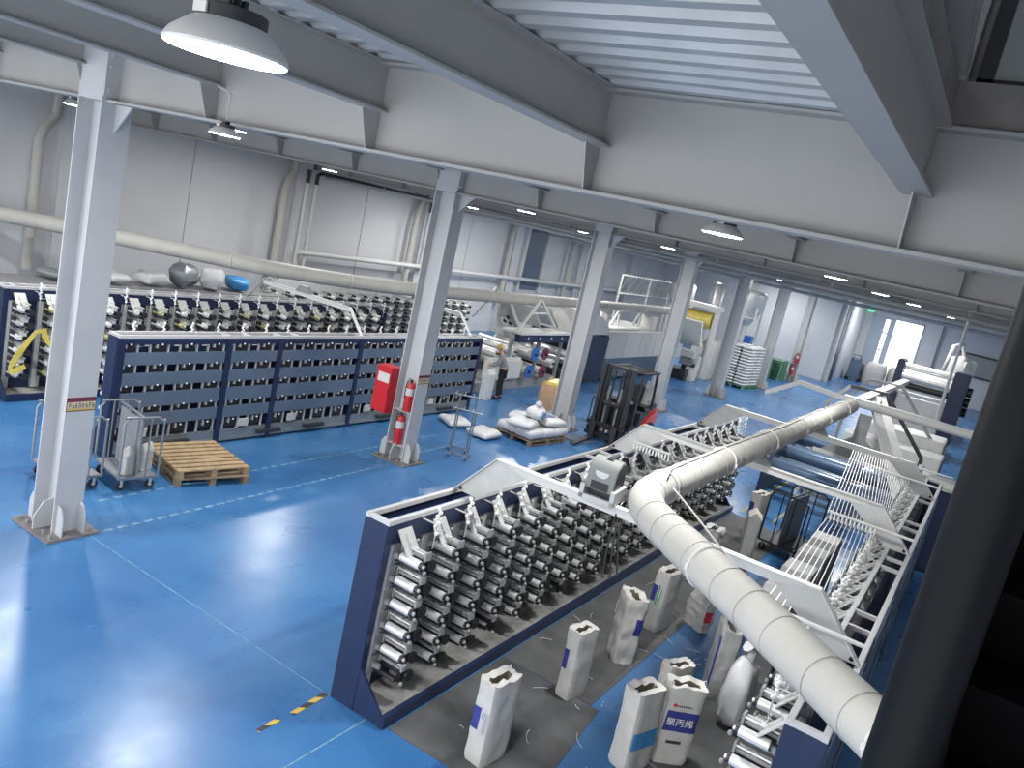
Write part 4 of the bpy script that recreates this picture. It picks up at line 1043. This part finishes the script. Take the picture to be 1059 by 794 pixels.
# ------------------------------------------------------------------ cloth on the rear rack and heap on the wall bench
t = thing('yellow_cloth', 'yellow cloth strip slung over the near heads of the rear rack', 'cloth', (8.4,15.7,0))
def ribbon(b, P, w, th=.006):
    P = [Vector(p) for p in P]; vs = []; n = len(P)
    for i, p in enumerate(P):
        d_ = (P[min(i+1,n-1)]-P[max(i-1,0)]).normalized(); sd = d_.cross(V(0,1,0)).normalized()*w/2*(1+.25*math.sin(i*1.3)); o_ = V(0,-th,0)
        vs += [p-sd, p+sd, p+sd+o_, p-sd+o_]
    fs = []
    for i in range(n-1):
        for k in range(4): fs.append((4*i+k,4*i+(k+1)%4,4*i+4+(k+1)%4,4*i+4+k))
    fs += [(0,1,2,3),(4*n-4,4*n-3,4*n-2,4*n-1)]
    b.add(vs, fs)
b = MB(); ribbon(b, arc((-.75,-.12,.35),(-.15,-.16,.75),(.02,-.10,1.42),8)+arc((.02,-.10,1.42),(.25,-.14,1.5),(.42,-.16,1.05),6)[1:]+[(.46,-.16,.8),(.40,-.15,.55)], .10)
b.build('cloth', M['yellow'], t)
t = thing('wall_bench', 'long low grey bench cabinet by the wall behind the rear rack', 'bench', (9.4,18.6,0))
b = MB(); b.box(-1.5,8.0,0,.8,.0,1.78); b.build('carcass', M['grey'], t)
b = MB(); b.box(-1.55,8.05,-.04,.85,1.78,1.83); b.build('worktop', M['grey'], t)
for k in range(8):
    b = MB(); b.box(-1.45+1.18*k,-.33+1.18*k,-.02,0,.1,1.7); b.build('door', M['grey'], t)
for k,(x,y,sz,mt,lab) in enumerate([(13.1,19.0,(.75,.6,.35),'sackw','white sack on the wall bench, leftmost of the heap'),(14.0,19.0,(.7,.6,.62),'mgrey','dark grey bundle upright in the heap on the wall bench'),
        (14.9,18.95,(.9,.6,.55),'sackw','white sack with folds in the middle of the heap on the wall bench'),(15.8,19.0,(.8,.55,.38),'bluefilm','bluish bag at the right of the heap on the wall bench'),(12.0,19.0,(.8,.5,.25),'sackw','flat white sack on the wall bench left of the heap'),(10.6,19.0,(.9,.5,.22),'mgrey','dark flat bundle on the wall bench near the nearest column')]):
    lying('bundle', lab, (x,y,1.875), sz, k*.4, 70+k, tint=mt, nz=.08)
t = thing('fan_guard', 'round wire fan guard leaning on the wall bench heap', 'fan guard', (16.9,18.9,1.835))
for r_ in (.12,.22,.32):
    b = MB(); b.tube([(r_*math.cos(a_*PI/12),0,.33+r_*math.sin(a_*PI/12)) for a_ in range(24)],.008,5,closed=True); b.build('wire_ring', M['dark'], t)
for k in range(6):
    b = MB(); b.cyl((.32*math.cos(k*PI/6),0,.33+.32*math.sin(k*PI/6)),(-.32*math.cos(k*PI/6),0,.33-.32*math.sin(k*PI/6)),.005,n=5); b.build('wire_spoke', M['dark'], t)

# ------------------------------------------------------------------ foreground rail post and stair
t = thing('rail_post', 'thick dark round rail post close to the camera at the right edge', 'post', (1.0,-.035,2.2))
b = MB(); b.cyl((0,0,.02),(0,0,4.4),.037,n=32); b.build('post', M['post'], t)
b = MB(); b.cyl((0,0,0),(0,0,.02),.09,n=24); b.build('base_flange', M['post'], t)
t = thing('steel_stair', 'dark steel stair behind the rail post at the right edge', 'stair', (.9,-.12,0))
n_ = 13
for k in range(n_):
    z = 3.4+.17*k; x = -.5+.24*k
    b = MB(); b.box(x,x+.27,-1.2,-.02,z,z+.03); b.build('tread', M['stair'], t)
    b = MB(); b.box(x+.25,x+.27,-1.2,-.02,z+.03,z+.17); b.build('riser', M['stair'], t)
for y in (-1.22,-.02):
    b = MB(); b.prism([(-.6,y,3.2),(-.6,y,3.5),(2.75,y,5.75),(2.95,y,5.75),(2.95,y,5.4),(-.3,y,3.1)],(0,.02,0)); b.build('stringer', M['stair'], t)
b = MB(); b.box(2.62,4.6,-1.2,-.02,5.55,5.60); b.build('landing', M['stair'], t)
for x in (-.45,2.75,4.5):
    b = MB(); b.box(x-.04,x+.04,-1.2,-1.12,0,3.3 if x < 0 else 5.55); b.build('stair_leg', M['stair'], t)

# ------------------------------------------------------------------ floor marks
def line(lab, pts, w, mt, nm='floor_line', dash=None):
    b = MB(); a, c = Vector((*pts[0],0)), Vector((*pts[1],0)); d_ = (c-a); L = d_.length; d_.normalize(); sd = V(-d_.y,d_.x,0)*w/2
    segs = [(0,L)] if not dash else [(k*dash[0], min(L,k*dash[0]+dash[1])) for k in range(int(L/dash[0])+1) if k*dash[0] < L]
    for s0, s1 in segs:
        P = [a+d_*s0-sd, a+d_*s1-sd, a+d_*s1+sd, a+d_*s0+sd]; b.prism([(p.x,p.y,.0005) for p in P],(0,0,.002))
    o = b.build(nm, M[mt]); o['kind'] = 'structure'; tag(o, lab, 'floor marking')
b = MB(); b.prism([(5.75,5.03,.0005),(6.28,5.06,.0005),(6.28,5.13,.0005),(5.75,5.09,.0005)],(0,0,.002)); tag(b.build('hazard_tape', M['hazard'], loc=(6,5.05,0)), 'black and yellow tape strip touching the foreground rack corner', 'tape')
b = MB(); b.prism([(5.30,5.05,.0005),(5.58,5.05,.0005),(5.60,5.11,.0005),(5.32,5.10,.0005)],(0,0,.002)); tag(b.build('hazard_tape', M['hazard'], loc=(5.4,5.05,0)), 'short torn piece of black and yellow tape on the open floor', 'tape')
line('worn dashed line from the nearest column to the second', [(6.5,9.78),(13.1,10.05)], .06, 'paintline', 'trim_20', (.22,.14))
line('worn dashed line beyond the second column', [(13.9,10.3),(22,10.6)], .06, 'paintline', 'trim_21', (.22,.14))
line('worn dashed line inside the column row', [(7.0,10.75),(16,11.05)], .05, 'paintline', 'trim_22', (.25,.15))
line('thin white joint across the floor from the nearest column', [(6.28,9.7),(6.28,5.05)], .010, 'paintline', 'trim_23')
line('thin white joint across the front corner of the floor', [(4.6,4.5),(6.3,4.5)], .016, 'paintline', 'trim_24')
line('yellow lane line at the far end of the sack aisle', [(19.2,4.1),(40,4.1)], .07, 'yline', 'trim_25')
line('second yellow lane line at the far end of the sack aisle', [(19.2,3.35),(24,3.35)], .05, 'yline', 'trim_26')

# ------------------------------------------------------------------ rear tape line machine
def roller(parent, x, z, y0, y1, r_, mt='chrome', disc=None, dr=.25, nm='roller'):
    b = MB(); b.cyl((x,y0,z),(x,y1,z),r_,n=24); o = b.build(nm, M[mt], parent)
    b = MB(); b.cyl((x,y0-.10,z),(x,y1+.1,z),.045,n=10); b.build('shaft', M['dark'], o)
    if disc:
        b = MB(); b.cyl((x,y0-.04,z),(x,y0,z),dr,n=24); b.build('end_disc', M[disc], o)
    return o
t = thing('roller_stand', 'white rear stretching stand with curved side plate and steel rollers with blue end discs', 'machine', (24,14.75,0))
X0, Y0 = 24, 14.3
b = MB(); b.box(-3.6,2.6,-1.1,1.2,0,.32); b.build('base_frame', M['grey'], t, bevel=.01)
y = .75
b = MB(); b.prism([(.8,y,.7),(.9,y,1.37),(.75,y,2.0),(.55,y,2.75),(.9,y,2.85),(1.2,y,2.5),(1.75,y,1.95),(2.5,y,1.45),(4.1,y,.98),(4.1,y,.7)],(0,.10,0)); e = b.build('side_plate', M['white'], t)
for k,(x,z) in enumerate(((1.15,1.98),(1.3,2.12),(1.55,1.9))): 
    b = MB(); b.obox((x,y-.005,z),(.24,.02,.09),Matrix.Rotation(.35,3,'Y')); b.build('slot', M['black'], e)
b = MB(); b.tube([(.9,y-.03,2.85),(1.2,y-.03,2.52),(1.75,y-.03,1.97),(2.5,y-.03,1.47),(4.1,y-.03,1.0)],.07,8); b.build('plate_edge', M['lgrey'], e)
b = MB(); b.box(-3.4,.6,.8,1.1,.3,1.35); b.build('rear_frame', M['grey'], t)
b = MB(); b.box(-2.3,-.2,-1.2,-.9,.34,1.12); b.build('front_cover', M['white'], t, bevel=.08)
roller(t, .25, 1.28, -1.3, 1.1, .16, 'chrome', 'blue'); roller(t, .05, .66, -1.3, 1.1, .16, 'chrome', 'blue'); roller(t, 1.1, .62, -1.28, 1.1, .15, 'chrome', 'maroon')
roller(t, -.6, 1.30, -1.0, .75, .14); roller(t, -1.5, 1.22, -.85, .75, .14); roller(t, 1.35, 1.22, -1.1, 1.1, .17, 'chrome', 'maroon',.22); roller(t, 2.3, .8, -1.0, 1.1, .16)
b = MB(); b.box(-1.0,2.7,-1.3,-1.1,1.70,1.98); b.build('control_panel', M['navy'], t, bevel=.01)
b = MB(); b.box(-1.05,2.75,-1.35,-.55,1.98,2.06); b.build('panel_top', M['white'], t)
b = MB()
for k in range(4): b.cyl((-.4+.8*k,-1.31,1.84),(-.4+.8*k,-1.30,1.84),.05,n=10)
b.build('dial', M['lgrey'], t)
for x in (-1.0,.9,2.6):
    b = MB(); b.box(x-.05,x+.05,-1.05,-.95,.3,1.75); b.build('upright', M['grey'], t)
for (cx_,cz,sz,tl,nm) in ((1.5,2.4,(1.1,1.0,.05),.75,'tilted_cover'),(2.7,2.42,(1.15,1.1,.05),.65,'tilted_cover')):
    b = MB(); b.obox((cx_,.1,cz),sz,Matrix.Rotation(tl,3,'Y')); b.build(nm, M['white'], t, bevel=.01)
for y in (-.95,1.0):
    b = MB(); b.bar((-.6,y,2.06),(.5,y,3.15),.07,.07); b.bar((.5,y,3.15),(1.9,y,2.2),.07,.07); b.bar((.0,y,2.65),(1.2,y,2.68),.05,.05); b.build('cover_frame', M['white'], t)
t = thing('stretch_cabinet', 'navy cabinet with black end discs and rounded white hood between roller stand and oven', 'machine', (28.9,14.75,0))
b = MB(); b.box(-.9,1.25,-1.3,1.2,.1,1.92); b.build('cabinet', M['navy'], t, bevel=.03)
b = MB(); b.box(-1.9,-.9,-1.2,1.2,0,.5); b.box(-.9,1.25,-1.2,1.1,0,.1); b.build('plinth', M['dark'], t)
roller(t, -1.55, 1.12, -1.3, .5, .16, 'chrome', 'black', .25); roller(t, -1.0, .78, -1.5, .5, .15, 'chrome'); b = MB(); b.cyl((-.55,-1.36,1.12),(-.55,-1.3,1.12),.25,n=24); b.build('end_disc', M['black'], t)
b = MB(); pr = [(-1.5,2.0),(-1.5,2.55)]+[(-1.5+2.9*math.sin(a_*PI/16)**1.0*1.0, 2.0+.95*math.cos(a_*PI/16)) for a_ in range(0,9)]
b.prism([(-1.6,-1.2,1.95),(-1.6,-1.2,2.9)]+[(-1.6+2.9*math.sin(a_*PI/16), -1.2, 1.98+.95*math.cos(a_*PI/16)) for a_ in range(1,9)],(0,2.3,0)); b.build('hood', M['white'], t)
b = MB(); b.box(-1.9,.2,-1.33,-1.2,1.68,1.95); b.build('control_panel', M['navy'], t)
t = thing('oven', 'long white stretching oven with slate blue lower skirt behind the forklift', 'machine', (33.6,14.75,0))
b = MB(); b.box(-3.3,3.3,-1.25,1.2,.95,2.02); b.build('housing', M['white'], t, bevel=.04)
b = MB(); b.box(-3.25,3.25,-1.2,1.15,.1,.95); b.build('skirt', M['panel'], t)
b = MB(); b.box(-3.3,3.3,-1.2,1.15,2.02,2.12); b.build('lid', M['white'], t, bevel=.02)
b = MB()
for x in (-1.6,.1,1.8): b.box(x-.01,x+.01,-1.256,-1.25,.98,2.0)
b.build('door_seam', M['grey'], t)
b = MB(); b.lathe([(.2,2.12),(.2,2.5),(.26,2.52),(.26,2.72),(.0,2.74)],(-2.4,-.4,0),16); b.build('exhaust', M['white'], t)
b = MB(); b.box(2.0,2.6,-.8,-.2,2.12,2.75); b.build('fan_box', M['white'], t, bevel=.04)
for k in range(3): 
    b = MB(); x = -2.6+2.5*k; b.bar((x-.5,.1,2.12),(x+.1,.1,2.85),.09,.09); b.bar((x+.2,.1,2.12),(x+.2,.1,2.9),.09,.09); b.build('duct_bracket', M['lgrey'], t)
t = thing('film_winder', 'white rear machine carrying a broad yellow film roll', 'machine', (40,13.3,0))
b = MB(); b.cyl((0,-.75,2.95),(0,1.0,2.95),.42,n=28); b.build('film_roll', M['yellow'], t)
for y in (-.9,1.1):
    b = MB(); b.box(-.35,.35,y-.06,y+.06,0,3.5); b.build('side_frame', M['white'], t, bevel=.02)
b = MB(); b.box(-.5,.7,-1.0,1.2,3.5,3.75); b.build('top_beam', M['white'], t, bevel=.02)
b = MB(); b.prism([(-1.9,-.85,2.9),(-1.75,-.85,2.95),(-1.2,-.85,2.0),(-.8,-.85,1.7),(-.9,-.85,1.55),(-1.35,-.85,1.8)],(0,1.6,0)); b.build('curved_guide', M['white'], t)
b = MB(); b.box(-2.6,-1.4,-.9,1.0,0,.5); b.build('base', M['dark'], t)
for k,(x,z,mt) in enumerate(((-2.2,.95,'grey'),(-1.9,1.3,'alu'),(-1.5,1.0,'yellow'),(-1.75,.7,'dark'),(-2.4,1.35,'lgrey'))):
    b = MB(); b.box(x-.2,x+.2,-.95-.04*k,-.4,z-.18,z+.18); b.cyl((x,-1.08,z),(x,-.9,z),.1,n=10); b.build('gear_unit', M[mt], t)
t = thing('white_cabinet', 'tall white leaning control cabinet in front of the yellow film roll', 'cabinet', (40.4,12.4,0))
b = MB(); b.prism([(-.7,-.3,0),(.5,-.3,0),(.75,-.3,1.9),(.4,-.3,2.1),(-.15,-.3,1.9)],(0,.75,0)); b.build('body', M['white'], t, bevel=.03)
b = MB(); b.box(.75,1.1,-.2,.4,0,1.7); b.build('side_unit', M['grey'], t)
t = thing('white_stand', 'slim white machine stand left of the white control cabinet', 'machine', (38.2,12.35,0))
b = MB(); b.prism([(-.4,-.2,0),(.25,-.2,0),(.4,-.2,1.2),(.1,-.2,1.35)],(0,.5,0)); b.build('body', M['white'], t, bevel=.02)
b = MB(); b.box(-.1,.5,-.1,.3,1.35,1.7); b.build('motor', M['alu'], t)
def hopper(label, loc, sc=1.):
    t = thing('hopper', label, 'hopper', loc); t.scale = (sc,sc,sc)
    b = MB(); b.lathe([(.16,2.5),(.75,3.5),(.75,4.3),(.6,4.45),(.2,4.5)],(0,0,0),20); b.build('cone', M['alu'], t)
    for a_ in range(4):
        b = MB(); c_, s_ = math.cos(PI/4+a_*PI/2), math.sin(PI/4+a_*PI/2); b.bar((c_*.8,s_*.8,0),(c_*.8,s_*.8,3.6),.08,.08); b.build('leg', M['white'], t)
    b = MB(); b.cyl((0,0,1.1),(0,0,2.5),.14,n=12); b.build('feed_pipe', M['alu'], t)
    b = MB(); b.tube([(.2,0,4.5),(.3,.0,4.9),(.8,.3,5.0),(1.0,.4,3.),(1.0,.4,.3)],.07,8); b.build('suction_pipe', M['white'], t)
    b = MB(); b.box(-1.0,1.0,-.5,.5,.0,1.1); b.build('extruder_base', M['white'], t, bevel=.02)
    for z in (1.8,3.0):
        b = MB()
        for a_ in range(4):
            p0 = (math.cos(PI/4+a_*PI/2)*.8,math.sin(PI/4+a_*PI/2)*.8,z); p1 = (math.cos(PI/4+(a_+1)*PI/2)*.8,math.sin(PI/4+(a_+1)*PI/2)*.8,z); b.bar(p0,p1,.05,.05)
        b.build('frame_ring', M['white'], t)
    return t
hopper('silver hopper on a white frame above the tall wrapped sack stack', (48.5,13.2,0), 1.08)
hopper('silver hopper farther back left of the fifth column', (45.5,16.5,0), 1.0)
b = MB(); b.lathe([(.0,3.2),(.38,3.2),(.38,4.6),(.2,4.85),(0,4.9)],(44.2,14.0,0),18,cap=False); b.box(44.1,44.3,13.9,14.1,0,3.25); tag(b.build('dryer_tank', M['alu'], loc=(44.2,14,0)), 'silver cylindrical tank on a post left of the fifth column top', 'tank')
b = MB(); b.box(46.3,46.9,12.1,12.5,1.6,2.3); b.box(46.5,46.7,12.2,12.4,0,1.6); tag(b.build('blue_bin', M['blue'], loc=(46.6,12.3,0)), 'small blue bin on a post above the wrapped sack stack', 'bin')
# white cable gantry behind the oven
t = thing('cable_gantry', 'white tube gantry with cable tray behind the oven', 'gantry', (43,18,0))
for x in (-3,1,5):
    b = MB(); b.cyl((x,0,0),(x,0,4.2),.07,n=8); b.build('post', M['white'], t)
for z in (3.2,4.2):
    b = MB(); b.bar((-3,0,z),(5,0,z),.12,.08); b.build('tray_rail', M['white'], t)
b = MB()
for k in range(8): b.bar((-3+k,0,3.2),(-2.+k,0,4.2),.04,.04)
b.build('lattice', M['grey'], t)

# ------------------------------------------------------------------ near tape line machine (beyond the foreground racks)
t = thing('roller_bank', 'bank of long slate blue rollers beyond the tapes of the right-hand rack', 'machine', (23.6,2.7,0))
for y in (-1.75,1.55):
    b = MB(); b.prism([(-2.4,y,0),(2.6,y,0),(2.6,y,1.25),(1.6,y,1.45),(-1.8,y,1.1),(-2.4,y,.8)],(0,.1,0)); b.build('side_frame', M['lgrey'] if y < 0 else M['navy'], t)
for x,z,mt in ((1.7,1.15,'slate'),(.75,.85,'panel'),(-.1,.95,'slate'),(-.9,.70,'panel'),(-1.7,.78,'slate')):
    b = MB(); b.cyl((x,-1.65,z),(x,1.6,z),.21,n=24); b.build('roller', M[mt], t)
t = thing('stepped_cover', 'pale grey stepped machine covers behind the inclined channels', 'machine', (28.3,1.9,0))
for k,(x0,x1,z,y0,y1) in enumerate(((-1.9,-.6,1.0,-1.3,1.6),(-.6,.8,1.35,-1.3,1.6),(.8,2.4,1.7,-1.2,1.4))):
    b = MB(); b.box(x0,x1,y0,y1,0 if k else .0,z); b.build('cover', M['lgrey'], t, bevel=.03)
    b = MB(); b.box(x0+.05,x1-.05,y0-.03,y0,.1,z-.15); b.build('cover_door', M['navy'], t)
t = thing('inclined_channel_pair', 'pair of pale channels sloping down from the cross pipe to the right-hand rack end', 'frame', (21,1.5,0))
b = MB(); b.bar((3.4,.95,3.02),(.2,-.75,1.0),.26,.10); b.build('channel', M['lgrey'], t)
b = MB(); b.bar((1.0,.75,2.98),(-1.9,-.8,1.0),.20,.10); b.build('channel', M['white'], t)
b = MB(); b.bar((3.4,.95,3.0),(1.,.75,2.95),.08,.08); b.build('tie_bar', M['grey'], t)
b = MB(); b.box(.75,12.5,1.08,1.32,2.92,3.08); b.build('long_beam', M['white'], t)
for k,x in enumerate((4.2,8.2)):
    b = MB(); P = [(x,1.9,3.05),(x+.1,.9,3.1),(x+.1,-.45,1.6),(x+.1,-.5,0)]
    for p0,p1 in zip(P[:-1],P[1:]): b.bar(p0,p1,.10,.10)
    b.build('bent_leg', M['grey'] if k else M['dark'], t)
    b = MB(); b.bar((x,1.9,3.05),(x,2.4,2.4),.1,.1); b.bar((x,2.4,2.4),(x,2.4,0),.1,.1); b.build('far_leg', M['grey'], t)
b = MB(); b.prism([(-.25,.62,2.9),(-.25,.92,2.9),(-.25,.92,2.3),(-.25,1.6,1.75),(-.25,-.1,1.75),(-.25,.62,2.3)],(.05,0,0)); b.build('flared_plate', M['grey'], t)
b = MB(); b.bar((-.3,1.7,1.75),(-.3,-.7,1.75),.10,.08); b.build('cross_bar', M['white'], t)
t = thing('control_box', 'navy control box at the far end of the right-hand rack', 'cabinet', (20.3,.25,0))
b = MB(); b.box(-.6,.6,-.3,.3,0,1.9); b.build('body', M['navy'], t, bevel=.02)
b = MB(); b.box(-.65,.65,-.33,.33,1.9,1.98); b.build('lid', M['lgrey'], t)
t = thing('calender_tower', 'roller tower with navy end plates at the far end of the near line', 'machine', (38,2.2,0))
for y,w_ in ((1.2,.28),(-1.15,.6)):
    b = MB(); b.box(-.6,.6,y-w_/2,y+w_/2,.6,3.6); b.build('end_plate', M['navy'], t, bevel=.04)
for x,z,r_,mt in ((0,3.35,.14,'chrome'),(.3,3.05,.12,'chrome'),(-.3,2.9,.16,'alu'),(0,2.55,.14,'dark'),(-.35,2.3,.12,'chrome')):
    b = MB(); b.cyl((x,-.85,z),(x,1.05,z),r_,n=20); b.build('roller', M[mt], t)
b = MB(); b.box(-1.5,1.8,-1.4,1.3,0,.6); b.build('base', M['lgrey'], t, bevel=.03)
b = MB(); b.box(-.3,.3,-.8,1.0,.6,2.1); b.build('web_panel', M['white'], t)
for k in range(3):
    b = MB(); b.cyl((-.2+.3*k,-1.65,2.9-.45*k),(-.2+.3*k,-1.45,2.9-.45*k),.2,n=16); b.build('drive_wheel', M['black'], t)
t = thing('extruder', 'grey extruder with pipes behind the roller tower at the right', 'machine', (46,1.6,0))
b = MB(); b.box(-3,3,-.7,.7,0,1.2); b.build('base', M['lgrey'], t, bevel=.03)
b = MB(); b.cyl((-3,0,1.6),(2.4,0,1.6),.35,n=18); b.build('barrel', M['alu'], t)
b = MB(); b.lathe([(.15,2.0),(.7,3.0),(.7,3.8),(.1,4.0)],(2,0,0),18); b.build('hopper', M['white'], t)
b = MB(); b.tube([(2,0,4.0),(1.6,.2,4.6),(0,.5,4.4),(-1,.6,3.),(-1.2,.6,1.5)],.10,8); b.tube([(-2,-.3,1.8),(-2,-.3,3.4),(-1.0,-.3,3.8),(1.4,-.2,3.6)],.08,8); b.build('pipework', M['alu'], t)
b = MB(); b.box(65.15,65.5,4.0,4.6,0,6.6); struct('trim_30', b, M['farwall'], 'pilaster right of the bright doorway', 'pilaster')
b = MB(); b.box(55.75,56.0,15.2,15.7,0,6.6); struct('trim_31', b, M['farwall'], 'pilaster on the far wall', 'pilaster')
for k,(z0,z1) in enumerate(((2.3,3.7),)):
    b = MB(); b.box(65.44,65.5,-.2,2.6,z0,z1); struct('window_2', b, M['glass'], 'pane of the window in the end wall behind the roller tower', 'window')
    b = MB(); b.box(65.38,65.5,-.3,2.7,z0-.12,z0); b.box(65.38,65.5,-.3,2.7,z1,z1+.12); struct('trim_32', b, M['dark'], 'dark rails of the end wall window', 'trim')

# ------------------------------------------------------------------ scraps and plate
b = MB(); rr = random.Random(5)
for k in range(46):
    x = rr.uniform(6.4,14); y = rr.choice([rr.uniform(2.1,2.8), rr.uniform(2.8,4.1)]); a_ = rr.uniform(0,2*PI); L = rr.uniform(.06,.3); c_ = rr.uniform(-1.2,1.2)
    P = []
    for q in range(6):
        P.append((x,y,.014+.004*(q%2))); x += math.cos(a_)*L/5; y += math.sin(a_)*L/5; a_ += c_/5
    b.tube(P,.0028,4)
o = b.build('tape_scraps', M['tape'], loc=(9,3,0)); tag(o, 'white tape scraps scattered over the mats and blue floor of the sack aisle', 'scraps', kind='stuff')
b = MB(); b.prism([(19.75,8.95,.004),(20.55,8.75,.004),(20.7,9.55,.004),(19.95,9.75,.004)],(0,0,.02)); tag(b.build('steel_plate', M['panel'], loc=(20.2,9.3,0)), 'slate steel plate on the floor between the sack pile and the forklift', 'plate')

t = thing('floor_scrubber', 'grey floor machine parked left of the bright doorway', 'machine', (62.8,8.5,0))
b = MB(); b.prism([(-.7,-.4,.2),(.7,-.4,.2),(.7,-.4,1.1),(.3,-.4,1.3),(-.4,-.4,1.7),(-.7,-.4,1.5)],(0,.8,0)); b.build('body', M['panel'], t, bevel=.05)
for x in (-.45,.45):
    for y in (-.42,.42):
        b = MB(); b.cyl((x,y-.06,.2),(x,y+.06,.2),.2,n=16); b.build('wheel', M['black'], t)
b = MB(); b.tube([(-.6,-.25,1.5),(-.8,-.25,1.9),(-.8,.25,1.9),(-.6,.25,1.5)],.03,8); b.build('handle', M['dark'], t)
